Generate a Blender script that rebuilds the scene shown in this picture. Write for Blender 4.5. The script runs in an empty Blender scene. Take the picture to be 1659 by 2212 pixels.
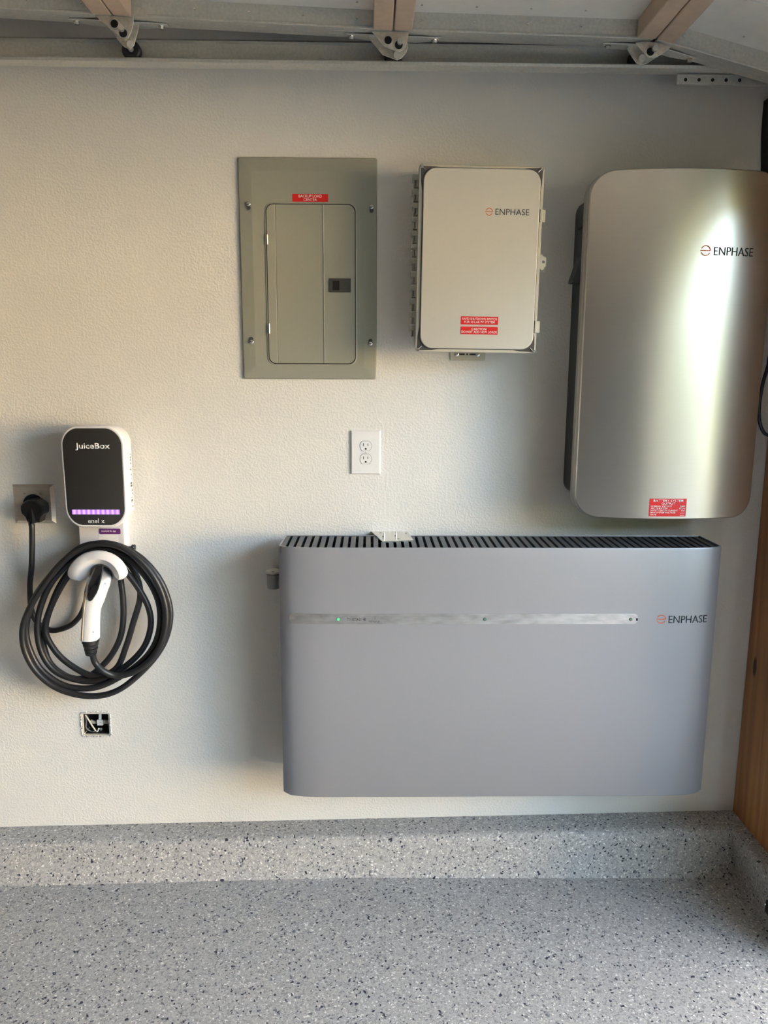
import bpy, bmesh, math, random
from mathutils import Vector, Matrix
random.seed(7)
S = bpy.context.scene
COL = S.collection
PI = math.pi

# ------------------------------------------------------------------ camera
FPX = 1684.76
YAW, PITCH, ROLL = 0.016039, 0.182675, 0.004429
CAM = Vector((0.0, -2.05, 1.40))
_f = Vector((math.sin(YAW)*math.cos(PITCH), math.cos(YAW)*math.cos(PITCH), -math.sin(PITCH)))
_r = Vector((math.cos(YAW), -math.sin(YAW), 0))
_u = _r.cross(_f)
RGT = math.cos(ROLL)*_r + math.sin(ROLL)*_u
UPV = -math.sin(ROLL)*_r + math.cos(ROLL)*_u
cam_d = bpy.data.cameras.new('camera')
cam = bpy.data.objects.new('camera', cam_d)
COL.objects.link(cam)
cam_d.sensor_fit = 'HORIZONTAL'
cam_d.sensor_width = 36.0
cam_d.lens = FPX*36.0/1659.0
cam_d.clip_start = 0.02
M3 = Matrix((RGT, UPV, -_f)).transposed()
cam.matrix_world = Matrix.Translation(CAM) @ M3.to_4x4()
S.camera = cam

# ------------------------------------------------------------------ light
S.view_settings.view_transform = 'Standard'
S.view_settings.look = 'None'
S.view_settings.gamma = 1.0
S.view_settings.use_curve_mapping = False
S.view_settings.exposure = 2.06
S.cycles.use_denoising = True
S.cycles.max_bounces = 10
S.cycles.diffuse_bounces = 6
S.cycles.sample_clamp_indirect = 6.0

world = bpy.data.worlds.new('sky'); S.world = world
world.use_nodes = True
wn = world.node_tree.nodes; wl = world.node_tree.links
wn.clear()
wo = wn.new('ShaderNodeOutputWorld'); wb = wn.new('ShaderNodeBackground')
wt = wn.new('ShaderNodeTexCoord'); wsep = wn.new('ShaderNodeSeparateXYZ'); wr = wn.new('ShaderNodeValToRGB')
wl.new(wt.outputs['Generated'], wsep.inputs[0]); wl.new(wsep.outputs['Z'], wr.inputs[0])
wr.color_ramp.elements[0].position = 0.0; wr.color_ramp.elements[0].color = (0.42, 0.53, 0.64, 1)
we = wr.color_ramp.elements.new(0.30); we.color = (0.68, 0.86, 1.06, 1)
wr.color_ramp.elements[2].position = 0.66; wr.color_ramp.elements[2].color = (0.10, 0.14, 0.20, 1)
wl.new(wr.outputs[0], wb.inputs[0]); wb.inputs[1].default_value = 5.0
wl.new(wb.outputs[0], wo.inputs[0])

sun_d = bpy.data.lights.new('sun', 'SUN'); sun_d.energy = 58.0; sun_d.angle = math.radians(0.6)
sun_d.color = (1.0, 0.84, 0.60)
sun = bpy.data.objects.new('sun', sun_d); COL.objects.link(sun)
sun.rotation_euler = Vector((0.85, -0.22, -0.46)).to_track_quat('-Z', 'Y').to_euler()
sun.location = (-4, 1, 8)
# the open doorway: a portal that only guides the sampling of the sky
por_d = bpy.data.lights.new('doorway_portal', 'AREA'); por_d.shape = 'RECTANGLE'
por_d.size = 2.44; por_d.size_y = 1.95; por_d.cycles.is_portal = True
por = bpy.data.objects.new('doorway_portal', por_d); COL.objects.link(por)
por.location = (1.30, -1.63, .975)
por.rotation_euler = (PI/2, 0, PI/2)

# ------------------------------------------------------------------ helpers
def ray(x, y):
    return _f*FPX + RGT*(x-829.5) - UPV*(y-1106.0)
def at(x, y, dep=0.0):
    """photo pixel -> point standing `dep` metres in front of the wall"""
    d = ray(x, y); return CAM + d*((2.05-dep)/d.y)

def bm_new(): return bmesh.new()
def setp(o, label=None, cat=None, group=None, kind=None):
    if label: o['label'] = label
    if cat: o['category'] = cat
    if group: o['group'] = group
    if kind: o['kind'] = kind
    return o
def thing(name, loc, label, cat, group=None, rot_y=0.0):
    o = bpy.data.objects.new(name, None); COL.objects.link(o)
    o.empty_display_size = 0.05
    o.location = loc; o.rotation_euler = (0, rot_y, 0)
    return setp(o, label, cat, group)
def obj(name, bm, mat, parent=None, bevel=0.0, seg=2, smooth=True, angle=35, loc=None, label=None, mats=None):
    me = bpy.data.meshes.new(name)
    bmesh.ops.recalc_face_normals(bm, faces=bm.faces)
    bm.to_mesh(me); bm.free()
    for m in (mats or [mat]): me.materials.append(m)
    if smooth:
        for p in me.polygons: p.use_smooth = True
        me.set_sharp_from_angle(angle=math.radians(angle))
    o = bpy.data.objects.new(name, me); COL.objects.link(o)
    if parent: o.parent = parent
    if loc: o.location = loc
    if bevel > 0:
        b = o.modifiers.new('bevel', 'BEVEL'); b.width = bevel; b.segments = seg
        b.limit_method = 'ANGLE'; b.angle_limit = math.radians(40); b.harden_normals = True
    if label: o['label'] = label
    return o
def box(bm, x0, x1, y0, y1, z0, z1):
    v = [bm.verts.new(p) for p in ((x0,y0,z0),(x1,y0,z0),(x1,y1,z0),(x0,y1,z0),(x0,y0,z1),(x1,y0,z1),(x1,y1,z1),(x0,y1,z1))]
    for f in ((0,1,2,3),(4,5,6,7),(0,1,5,4),(1,2,6,5),(2,3,7,6),(3,0,4,7)): bm.faces.new([v[i] for i in f])
    return v
def loft(bm, rings, cap0=True, cap1=True, closed=True):
    R = [[bm.verts.new(p) for p in r] for r in rings]
    n = len(R[0])
    for a, b in zip(R, R[1:]):
        for i in range(n if closed else n-1):
            j = (i+1) % n
            bm.faces.new((a[i], a[j], b[j], b[i]))
    if cap0: bm.faces.new(R[0][::-1])
    if cap1: bm.faces.new(R[-1])
    return R
def rrect(x0, x1, z0, z1, r, n=6):
    pts = []
    for cx, cz, a0 in ((x1-r, z1-r, 0), (x0+r, z1-r, 90), (x0+r, z0+r, 180), (x1-r, z0+r, 270)):
        for k in range(n+1):
            a = math.radians(a0+90*k/n); pts.append((cx+r*math.cos(a), cz+r*math.sin(a)))
    return pts
def ring(pts, y): return [(p[0], y, p[1]) for p in pts]
def prism(bm, pts, y0, y1): return loft(bm, [ring(pts, y0), ring(pts, y1)])
def circ(cx, cz, r, n=20, rz=None): return [(cx+r*math.cos(2*PI*k/n), cz+(rz or r)*math.sin(2*PI*k/n)) for k in range(n)]
def frame_of(d):
    d = d.normalized(); a = Vector((0,0,1)) if abs(d.z) < .9 else Vector((1,0,0))
    s = d.cross(a).normalized(); return s, s.cross(d).normalized()
def cyl(bm, p0, p1, r0, r1=None, n=20, cap0=True, cap1=True):
    p0 = Vector(p0); p1 = Vector(p1); r1 = r0 if r1 is None else r1
    s, t = frame_of(p1-p0)
    rings = [[p+(s*math.cos(2*PI*k/n)+t*math.sin(2*PI*k/n))*r for k in range(n)] for p, r in ((p0,r0),(p1,r1))]
    loft(bm, rings, cap0, cap1)
def lathe(bm, p0, axis, prof, n=24):
    """prof: list of (distance along axis, radius)"""
    p0 = Vector(p0); d = Vector(axis).normalized(); s, t = frame_of(d)
    loft(bm, [[p0+d*h+(s*math.cos(2*PI*k/n)+t*math.sin(2*PI*k/n))*max(r,1e-5) for k in range(n)] for h, r in prof])
def smooth_path(pts, sub=8):
    pts = [Vector(p) for p in pts]; out = []
    P = [pts[0]*2-pts[1]] + pts + [pts[-1]*2-pts[-2]]
    for i in range(1, len(P)-2):
        a, b, c, d = P[i-1], P[i], P[i+1], P[i+2]
        for k in range(sub):
            t = k/sub
            out.append(0.5*((2*b)+(c-a)*t+(2*a-5*b+4*c-d)*t*t+(-a+3*b-3*c+d)*t**3))
    out.append(pts[-1]); return out
def tube(bm, pts, r, n=12, sub=8):
    path = smooth_path(pts, sub) if sub else [Vector(p) for p in pts]
    t0 = (path[1]-path[0]).normalized(); s, t = frame_of(t0); rings = []
    for i, p in enumerate(path):
        d = (path[min(i+1, len(path)-1)]-path[max(i-1, 0)]).normalized()
        s = (s-d*s.dot(d)).normalized(); t = d.cross(s)
        rr = r(i/(len(path)-1)) if callable(r) else r
        rings.append([p+(s*math.cos(2*PI*k/n)+t*math.sin(2*PI*k/n))*rr for k in range(n)])
    loft(bm, rings)
def strip_prism(bm, a, b, y0, y1):
    """ribbon between polyline a and polyline b in the wall plane, given thickness y0..y1"""
    loft(bm, [[(p[0],y0,p[1]),(q[0],y0,q[1]),(q[0],y1,q[1]),(p[0],y1,p[1])] for p, q in zip(a, b)])

_FONT_CURVE = None
def lettering(name, s, x0, x1, z0, z1, y, mat, parent, bold=0.0, surf=None, thick=0.0003, keep=False):
    """flat lettering filling the box x0..x1, z0..z1, facing the room, on y (or on surf(x, z))"""
    cu = bpy.data.curves.new('t', 'FONT'); cu.body = s; cu.size = 1.0; cu.offset = bold; cu.resolution_u = 3
    cu.space_character = 1.0; cu.align_x = 'CENTER'; cu.space_line = 1.0
    t = bpy.data.objects.new('t', cu); COL.objects.link(t)
    dg = bpy.context.evaluated_depsgraph_get(); dg.update()
    me = bpy.data.meshes.new_from_object(t.evaluated_get(dg))
    bpy.data.objects.remove(t); bpy.data.curves.remove(cu)
    xs = [v.co.x for v in me.vertices]; ys = [v.co.y for v in me.vertices]
    ax, bx, ay, by = min(xs), max(xs), min(ys), max(ys)
    me.name = name
    for v in me.vertices:
        X = x0+(v.co.x-ax)/(bx-ax)*(x1-x0); Z = z0+(v.co.y-ay)/(by-ay)*(z1-z0)
        v.co = (X, (surf(X, Z) if surf else y)-thick, Z)
    me.materials.clear(); me.materials.append(mat)
    o = bpy.data.objects.new(name, me); COL.objects.link(o); o.parent = parent
    sm = o.modifiers.new('thickness', 'SOLIDIFY'); sm.thickness = thick; sm.offset = -1 if False else 0
    return o
def logo_mark(name, cx, cz, R, y, mat, parent, surf=None):
    """broken ring with a bar through it, like a rounded e"""
    bm = bm_new(); w = R*0.17
    def arc(a0, a1):
        n = 22; A = [(cx+R*math.cos(math.radians(a0+(a1-a0)*k/n)), cz+R*math.sin(math.radians(a0+(a1-a0)*k/n))) for k in range(n+1)]
        B = [(cx+(R-w)*math.cos(math.radians(a0+(a1-a0)*k/n)), cz+(R-w)*math.sin(math.radians(a0+(a1-a0)*k/n))) for k in range(n+1)]
        strip_prism(bm, A, B, y, y-0.0004)
    arc(0, 155); arc(201, 336)
    n = 10
    A = [(cx-R*1.08+2.08*R*k/n, cz+w*.5) for k in range(n+1)]; B = [(p[0], cz-w*.5) for p in A]
    strip_prism(bm, A, B, y, y-0.0004)
    if surf:
        for v in bm.verts: v.co.y = surf(v.co.x, v.co.z)+(v.co.y-y)
    return obj(name, bm, mat, parent, smooth=False)

# ------------------------------------------------------------------ materials
def principled(name, col=(.8,.8,.8), rough=.5, metal=0.0, spec=0.5, coat=0.0):
    m = bpy.data.materials.new(name); m.use_nodes = True
    b = m.node_tree.nodes['Principled BSDF']
    b.inputs['Base Color'].default_value = (*col, 1); b.inputs['Roughness'].default_value = rough
    b.inputs['Metallic'].default_value = metal; b.inputs['Specular IOR Level'].default_value = spec
    b.inputs['Coat Weight'].default_value = coat
    return m
def nodes(m): return m.node_tree.nodes, m.node_tree.links, m.node_tree.nodes['Principled BSDF']
def add_noise(m, scale=40, amt=0.08, detail=3, rough_amt=0.0, bump=0.0, bump_dist=0.001, stretch=None):
    """procedural variation of colour, roughness and relief"""
    N, L, B = nodes(m)
    tc = N.new('ShaderNodeTexCoord'); mp = N.new('ShaderNodeMapping'); nz = N.new('ShaderNodeTexNoise')
    if stretch: mp.inputs['Scale'].default_value = stretch
    nz.inputs['Scale'].default_value = scale; nz.inputs['Detail'].default_value = detail
    L.new(tc.outputs['Object'], mp.inputs[0]); L.new(mp.outputs[0], nz.inputs['Vector'])
    col = B.inputs['Base Color'].default_value[:3]
    if amt:
        r = N.new('ShaderNodeValToRGB')
        r.color_ramp.elements[0].position = .3; r.color_ramp.elements[1].position = .7
        r.color_ramp.elements[0].color = (*[c*(1-amt) for c in col], 1); r.color_ramp.elements[1].color = (*[min(1, c*(1+amt)) for c in col], 1)
        L.new(nz.outputs['Fac'], r.inputs[0]); L.new(r.outputs[0], B.inputs['Base Color'])
    if rough_amt:
        mr = N.new('ShaderNodeMapRange'); ro = B.inputs['Roughness'].default_value
        mr.inputs['To Min'].default_value = max(0, ro-rough_amt); mr.inputs['To Max'].default_value = min(1, ro+rough_amt)
        L.new(nz.outputs['Fac'], mr.inputs['Value']); L.new(mr.outputs[0], B.inputs['Roughness'])
    if bump:
        bp = N.new('ShaderNodeBump'); bp.inputs['Strength'].default_value = bump; bp.inputs['Distance'].default_value = bump_dist
        L.new(nz.outputs['Fac'], bp.inputs['Height']); L.new(bp.outputs[0], B.inputs['Normal'])
    return m

def mat_wall():
    m = principled('wall_paint', (.715,.708,.675), .62)
    N, L, B = nodes(m)
    tc = N.new('ShaderNodeTexCoord')
    n1 = N.new('ShaderNodeTexNoise'); n1.inputs['Scale'].default_value = 165; n1.inputs['Detail'].default_value = 2.5; n1.inputs['Roughness'].default_value = .45
    n2 = N.new('ShaderNodeTexNoise'); n2.inputs['Scale'].default_value = 60; n2.inputs['Detail'].default_value = 2
    mr = N.new('ShaderNodeMapRange'); mr.inputs['From Min'].default_value = .42; mr.inputs['From Max'].default_value = .62
    add = N.new('ShaderNodeMath'); add.operation = 'MULTIPLY_ADD'; add.inputs[1].default_value = .5
    L.new(tc.outputs['Object'], n1.inputs['Vector']); L.new(tc.outputs['Object'], n2.inputs['Vector'])
    L.new(n1.outputs['Fac'], mr.inputs['Value'])
    L.new(n2.outputs['Fac'], add.inputs[0]); L.new(mr.outputs[0], add.inputs[2])
    bp = N.new('ShaderNodeBump'); bp.inputs['Strength'].default_value = .25; bp.inputs['Distance'].default_value = .0016
    L.new(add.outputs[0], bp.inputs['Height']); L.new(bp.outputs[0], B.inputs['Normal'])
    return m
def mat_flake(name='flake_floor'):
    m = principled(name, (.3,.3,.31), .6, 0, .25)
    N, L, B = nodes(m)
    tc = N.new('ShaderNodeTexCoord')
    nz = N.new('ShaderNodeTexNoise'); nz.inputs['Scale'].default_value = 90; nz.inputs['Detail'].default_value = 2
    mx = N.new('ShaderNodeMixRGB'); mx.blend_type = 'ADD'; mx.inputs[0].default_value = .012
    L.new(tc.outputs['Object'], nz.inputs['Vector']); L.new(tc.outputs['Object'], mx.inputs[1]); L.new(nz.outputs['Color'], mx.inputs[2])
    def vor(scale):
        v = N.new('ShaderNodeTexVoronoi'); v.inputs['Scale'].default_value = scale; L.new(mx.outputs[0], v.inputs['Vector'])
        s = N.new('ShaderNodeSeparateColor'); L.new(v.outputs['Color'], s.inputs[0]); return v, s
    def ramp(src, stops):
        r = N.new('ShaderNodeValToRGB'); r.color_ramp.interpolation = 'CONSTANT'
        e = r.color_ramp.elements
        while len(e) < len(stops): e.new(1.0)
        for k, (p, c) in enumerate(stops): e[k].position = p; e[k].color = (*c, 1)
        L.new(src, r.inputs[0]); return r
    v1, s1 = vor(300); v2, s2 = vor(215)
    base = ramp(s1.outputs[0], [(0,(.24,.238,.235)),(.14,(.32,.315,.308)),(.34,(.37,.363,.352)),(.6,(.405,.395,.38)),(.86,(.48,.468,.445)),(.955,(.70,.685,.645))])
    dark = ramp(s2.outputs[1], [(0,(.03,.033,.05)),(.022,(.14,.145,.16)),(.05,(1,1,1))])
    mul = N.new('ShaderNodeMixRGB'); mul.blend_type = 'DARKEN'; mul.inputs[0].default_value = 1
    L.new(base.outputs[0], mul.inputs[1]); L.new(dark.outputs[0], mul.inputs[2])
    L.new(mul.outputs[0], B.inputs['Base Color'])
    bp = N.new('ShaderNodeBump'); bp.inputs['Strength'].default_value = .5; bp.inputs['Distance'].default_value = .0012
    L.new(s1.outputs[2], bp.inputs['Height']); L.new(bp.outputs[0], B.inputs['Normal'])
    return m
def mat_wood():
    m = principled('stained_board', (.27,.12,.045), .42)
    N, L, B = nodes(m)
    tc = N.new('ShaderNodeTexCoord'); mp = N.new('ShaderNodeMapping'); mp.inputs['Scale'].default_value = (9, 9, .55)
    L.new(tc.outputs['Object'], mp.inputs[0])
    n1 = N.new('ShaderNodeTexNoise'); n1.inputs['Scale'].default_value = 2.5; n1.inputs['Detail'].default_value = 7; n1.inputs['Distortion'].default_value = .7
    L.new(mp.outputs[0], n1.inputs['Vector'])
    r = N.new('ShaderNodeValToRGB'); e = r.color_ramp.elements
    e[0].position = .28; e[0].color = (.19,.068,.021,1); e[1].position = .72; e[1].color = (.56,.27,.09,1)
    L.new(n1.outputs['Fac'], r.inputs[0])
    mp2 = N.new('ShaderNodeMapping'); mp2.inputs['Scale'].default_value = (9, 9, 3.2); L.new(tc.outputs['Object'], mp2.inputs[0])
    v = N.new('ShaderNodeTexVoronoi'); v.inputs['Scale'].default_value = 1.5; L.new(mp2.outputs[0], v.inputs['Vector'])
    r2 = N.new('ShaderNodeValToRGB'); r2.color_ramp.elements[0].position = .10; r2.color_ramp.elements[0].color = (.12,.08,.06,1)
    r2.color_ramp.elements[1].position = .17; r2.color_ramp.elements[1].color = (1,1,1,1)
    L.new(v.outputs['Distance'], r2.inputs[0])
    mu = N.new('ShaderNodeMixRGB'); mu.blend_type = 'MULTIPLY'; mu.inputs[0].default_value = 1
    L.new(r.outputs[0], mu.inputs[1]); L.new(r2.outputs[0], mu.inputs[2]); L.new(mu.outputs[0], B.inputs['Base Color'])
    return m
def mat_led():
    m = bpy.data.materials.new('led_bar'); m.use_nodes = True
    N, L, B = nodes(m)
    tc = N.new('ShaderNodeTexCoord'); sp = N.new('ShaderNodeSeparateXYZ'); L.new(tc.outputs['Generated'], sp.inputs[0])
    a = N.new('ShaderNodeMath'); a.operation = 'MULTIPLY'; a.inputs[1].default_value = 10; L.new(sp.outputs['X'], a.inputs[0])
    b = N.new('ShaderNodeMath'); b.operation = 'FRACT'; L.new(a.outputs[0], b.inputs[0])
    c = N.new('ShaderNodeMath'); c.operation = 'PINGPONG'; c.inputs[1].default_value = .5; L.new(b.outputs[0], c.inputs[0])
    r = N.new('ShaderNodeValToRGB'); e = r.color_ramp.elements
    e[0].position = .1; e[0].color = (.22,.10,.52,1); e[1].position = .48; e[1].color = (.75,.42,.95,1)
    L.new(c.outputs[0], r.inputs[0])
    B.inputs['Base Color'].default_value = (.2,.1,.35,1)
    L.new(r.outputs[0], B.inputs['Emission Color']); B.inputs['Emission Strength'].default_value = .34
    return m
def emis(name, col, s):
    m = principled(name, [c*.4 for c in col], .3); N, L, B = nodes(m)
    B.inputs['Emission Color'].default_value = (*col, 1); B.inputs['Emission Strength'].default_value = s
    return m

M = {}
M['wall'] = mat_wall(); M['floor'] = mat_flake(); M['wood'] = mat_wood()
M['plain'] = add_noise(principled('interior_paint', (.15,.13,.11), .7), 30, .03)
M['galv'] = add_noise(principled('galvanized_steel', (.60,.60,.56), .45, .5), 160, .09, 4, .10, .10, .0008)
M['galv2'] = add_noise(principled('zinc_hinge', (.66,.64,.57), .42, .5), 120, .14, 3, .08)
M['zinc'] = add_noise(principled('bright_zinc', (.74,.72,.67), .25, .95), 200, .08)
M['roller'] = add_noise(principled('black_nylon', (.012,.012,.013), .45), 80, .2)
M['door_skin'] = add_noise(principled('door_white_steel', (.72,.71,.66), .38), 25, .05, 4, .06, .12, .0015)
M['tan'] = add_noise(principled('tan_edge_paint', (.52,.40,.30), .5), 60, .06)
M['panel'] = add_noise(principled('grey_green_enamel', (.30,.307,.26), .40), 400, .03, 2, 0, .05, .0003)
M['panel_dark'] = add_noise(principled('dark_grey_plastic', (.055,.057,.055), .42), 200, .08)
M['black'] = add_noise(principled('black_gap', (.006,.006,.006), .7), 100, .1)
M['rubber'] = add_noise(principled('black_rubber', (.014,.0145,.016), .42), 300, .12, 3, .06)
M['blackgloss'] = add_noise(principled('black_plastic', (.009,.009,.0095), .30), 200, .1)
M['boxgrey'] = add_noise(principled('pale_grey_polycarbonate', (.50,.49,.42), .36), 150, .03)
M['tinted'] = add_noise(principled('dark_clear_corner', (.085,.08,.075), .22), 60, .12)
M['champagne'] = add_noise(principled('silver_face', (.66,.65,.60), .42, .55), 900, .03, 2, .03)
M['brushed'] = add_noise(principled('brushed_aluminium', (.66,.64,.60), .30, .92), 10, .015, 4, .02, 0, .001, (1, 1, 60))
M['battsilver'] = add_noise(principled('silver_paint', (.325,.335,.365), .38, .40), 900, .025, 2, .03)
M['rim'] = add_noise(principled('light_grey_rim', (.44,.43,.38), .4, .25), 200, .03)
M['mirror'] = add_noise(principled('reflective_trim', (.70,.70,.69), .10, 1.0), 30, .2, 7, .06, .03, .0006, (1, 1, 3))
M['slat'] = add_noise(principled('charcoal_slat', (.085,.09,.098), .45), 200, .06)
M['orange'] = add_noise(principled('orange_print', (.60,.115,.03), .5), 300, .03)
M['print'] = add_noise(principled('black_print', (.016,.016,.02), .5), 300, .05)
M['white_print'] = add_noise(principled('white_print', (.90,.89,.87), .5), 300, .03)
M['red'] = add_noise(principled('red_label', (.62,.012,.014), .42), 300, .04)
M['white'] = add_noise(principled('white_plastic', (.80,.80,.79), .32), 200, .02)
M['whitesh'] = add_noise(principled('pale_grey_plastic', (.66,.66,.68), .34), 200, .02)
M['cream'] = add_noise(principled('cream_plastic', (.80,.66,.47), .4), 150, .03)
M['face'] = add_noise(principled('charcoal_face', (.026,.026,.026), .42), 300, .06)
M['steel'] = add_noise(principled('brushed_stainless', (.66,.61,.54), .34, .6), 30, .06, 4, .06, 0, .001, (1, 1, 14))
M['purple'] = add_noise(principled('purple_label', (.13,.03,.16), .45), 200, .05)
M['conduit'] = add_noise(principled('grey_conduit', (.20,.20,.195), .34, .35), 120, .05)
M['plaster'] = add_noise(principled('torn_plaster', (.60,.585,.55), .85), 260, .75, 5, 0, .6, .003)
M['led'] = mat_led(); M['green'] = emis('green_led', (.05,.75,.20), .45); M['white_led'] = emis('white_led', (.8,1,.85), .3)
M['bluecable'] = add_noise(principled('dark_blue_cable', (.012,.018,.035), .4), 200, .1)
M['concrete'] = add_noise(principled('driveway_concrete', (.26,.245,.225), .9), 6, .10)
M['stucco'] = add_noise(principled('cream_stucco', (.62,.51,.36), .9), 20, .08)
M['roof'] = add_noise(principled('roof_tile', (.20,.12,.09), .9), 20, .2)
M['light_screen'] = add_noise(principled('dark_leaf_screen', (.03,.045,.02), .8), 12, .5)
M['wire'] = add_noise(principled('cream_wire', (.62,.58,.48), .5), 200, .06)

# ------------------------------------------------------------------ the setting
def curb_z(x): return 0.102 + (x+1.063)*(0.042/2.109)     # top of the footing, a little uphill to the right
HX0, HX1, HZ0, HZ1 = -0.812, -0.729, 0.379, 0.453          # hole for the electrical box
bm = bm_new()
XL, XR, ZT = -5.0, 1.25, 2.75
gx = [XL, HX0, HX1, XR]; gz = [-0.02, HZ0, HZ1, ZT]
for i in range(3):
    for j in range(3):
        if i == 1 and j == 1: continue
        vs = [bm.verts.new(p) for p in ((gx[i],0,gz[j]),(gx[i+1],0,gz[j]),(gx[i+1],0,gz[j+1]),(gx[i],0,gz[j+1]))]
        bm.faces.new(vs)
box(bm, XL, HX0-.001, .10, .13, -.02, ZT); box(bm, HX1+.001, XR, .10, .13, -.02, ZT)
for a in ((HX0,HZ0,HX1,HZ0),(HX1,HZ0,HX1,HZ1),(HX1,HZ1,HX0,HZ1),(HX0,HZ1,HX0,HZ0)):
    bm.faces.new([bm.verts.new(p) for p in ((a[0],0,a[1]),(a[2],0,a[3]),(a[2],.014,a[3]),(a[0],.014,a[1]))])
bmesh.ops.remove_doubles(bm, verts=bm.verts, dist=1e-5)
setp(obj('wall_back', bm, M['wall'], smooth=False), 'light grey orange-peel textured garage wall', None, None, 'structure')

bm = bm_new(); box(bm, XL, XR, -6.4, .02, -.08, 0)
setp(obj('floor', bm, M['floor'], smooth=False), 'grey garage floor with black and white flake coating', None, None, 'structure')
# footing along the wall, coated like the floor
bm = bm_new()
rings = []
foot = [(-5.0, .117), (-1.03, .117), (-.5, .101), (-.015, .087), (.5, .094), (1.03, .101)]
for x, dfo in foot:
    zt = curb_z(x)
    prof = [(0.001, -.005), (0.001, zt), (-.070, zt-.001), (-.082, zt-.005), (-.0885, zt-.013), (-.091, zt-.03), (-dfo+.004, .014), (-dfo-.002, .004), (-dfo-.010, -.005)]
    rings.append([(x, y, z) for y, z in prof])
loft(bm, rings)
setp(obj('baseboard_back', bm, M['floor'], angle=60), 'flake coated concrete footing along the bottom of the back wall', None, None, 'structure')
bm = bm_new(); rings = []
for y in (0.0, -.1, -.25, -.42):
    zt = .1445
    prof = [(1.12, -.005), (1.12, zt), (1.026, zt), (1.012, zt-.004), (1.0065, zt-.012), (1.006, zt-.03), (1.019, .014), (1.015, .004), (1.008, -.005)]
    rings.append([(x, y, z) for x, z in prof])
loft(bm, rings)
setp(obj('baseboard_right', bm, M['floor'], angle=60), 'flake coated concrete footing under the wooden boards', None, None, 'structure')
# short return beside the doorway clad in stained board, header above, far return
bm = bm_new()
RETY = -.41; FARY = -2.85
box(bm, 1.046, 1.28, RETY, -.0045, .143, 2.75)
n_w = len(bm.faces)
box(bm, 1.08, 1.28, FARY, RETY-.0005, 1.88, 2.75)
box(bm, 1.046, 1.28, -6.4, FARY, 0, 2.75)
for i, f in enumerate(bm.faces): f.material_index = 0 if i < n_w else 1
setp(obj('wall_right', bm, None, smooth=False, mats=[M['wood'], M['plain']]), 'stained brown wooden boards on the short wall at the right', None, None, 'structure')
bm = bm_new(); box(bm, -5.15, -5.0, -6.4, .13, 0, 2.75)
setp(obj('wall_left', bm, M['plain'], smooth=False), 'painted left garage wall', None, None, 'structure')
bm = bm_new(); box(bm, -5.15, 1.28, -6.55, -6.4, 0, 2.75)
setp(obj('wall_front', bm, M['plain'], smooth=False), 'painted garage wall behind the viewer', None, None, 'structure')
bm = bm_new(); box(bm, -5.15, 1.28, -6.55, .13, 2.75, 2.95)
setp(obj('ceiling', bm, M['plain'], smooth=False), 'painted garage ceiling', None, None, 'structure')
# outdoors seen only by the light: driveway and a house added for its warm bounce light
bm = bm_new(); box(bm, 1.25, 40, -30, 30, -.25, -.03)
setp(obj('ground', bm, M['concrete'], smooth=False), 'sunlit concrete driveway outside the doorway', None, None, 'structure')
bm = bm_new()
box(bm, 14, 22, -10.5, 14, -.03, 3.5); n_w = len(bm.faces)
v = [bm.verts.new(p) for p in ((13.5,-11.0,3.5),(13.5,14.5,3.5),(22.5,14.5,3.5),(22.5,-11.0,3.5),(18,-8,5.2),(18,12,5.2))]
for f in ((0,1,5,4),(1,2,5),(2,3,4,5),(3,0,4),(0,1,2,3)): bm.faces.new([v[i] for i in f])
for i, f in enumerate(bm.faces): f.material_index = 0 if i < n_w else 1
setp(obj('bounce_facade', bm, None, smooth=False, mats=[M['stucco'], M['roof']]), 'unseen stucco house across the street, added to bounce warm light', None, None, 'structure')

bm = bm_new()   # unseen leafy screen, added to narrow the daylight reaching the wall
rh = random.Random(5)
nx, nz = 26, 12
def hpt(i, j, y0): return (2.2+6.3*i/nx+rh.uniform(-.1,.1), y0+rh.uniform(-.12,.12), -.04+3.4*j/nz+(rh.uniform(-.1,.1) if j else 0))
g1 = [[bm.verts.new(hpt(i,j,-7.6)) for j in range(nz+1)] for i in range(nx+1)]
g2 = [[bm.verts.new(hpt(i,j,-9.2)) for j in range(nz+1)] for i in range(nx+1)]
for g in (g1, g2):
    for i in range(nx):
        for j in range(nz): bm.faces.new((g[i][j], g[i+1][j], g[i+1][j+1], g[i][j+1]))
for i in range(nx): bm.faces.new((g1[i][nz], g1[i+1][nz], g2[i+1][nz], g2[i][nz]))
for i in (0, nx):
    for j in range(nz): bm.faces.new((g1[i][j], g1[i][j+1], g2[i][j+1], g2[i][j]))
setp(obj('light_screen', bm, M['light_screen'], smooth=False), 'unseen dark green leafy screen added to narrow the daylight', None, None, 'structure')
bm = bm_new(); box(bm, 1.28, 2.1, -8, 2, 2.42, 2.55)  # unseen slab added above the doorway to cut off the high sky
setp(obj('sky_blocker', bm, M['plain'], smooth=False), 'unseen overhang outside the doorway, added to block high sky light', None, None, 'structure')

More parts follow.
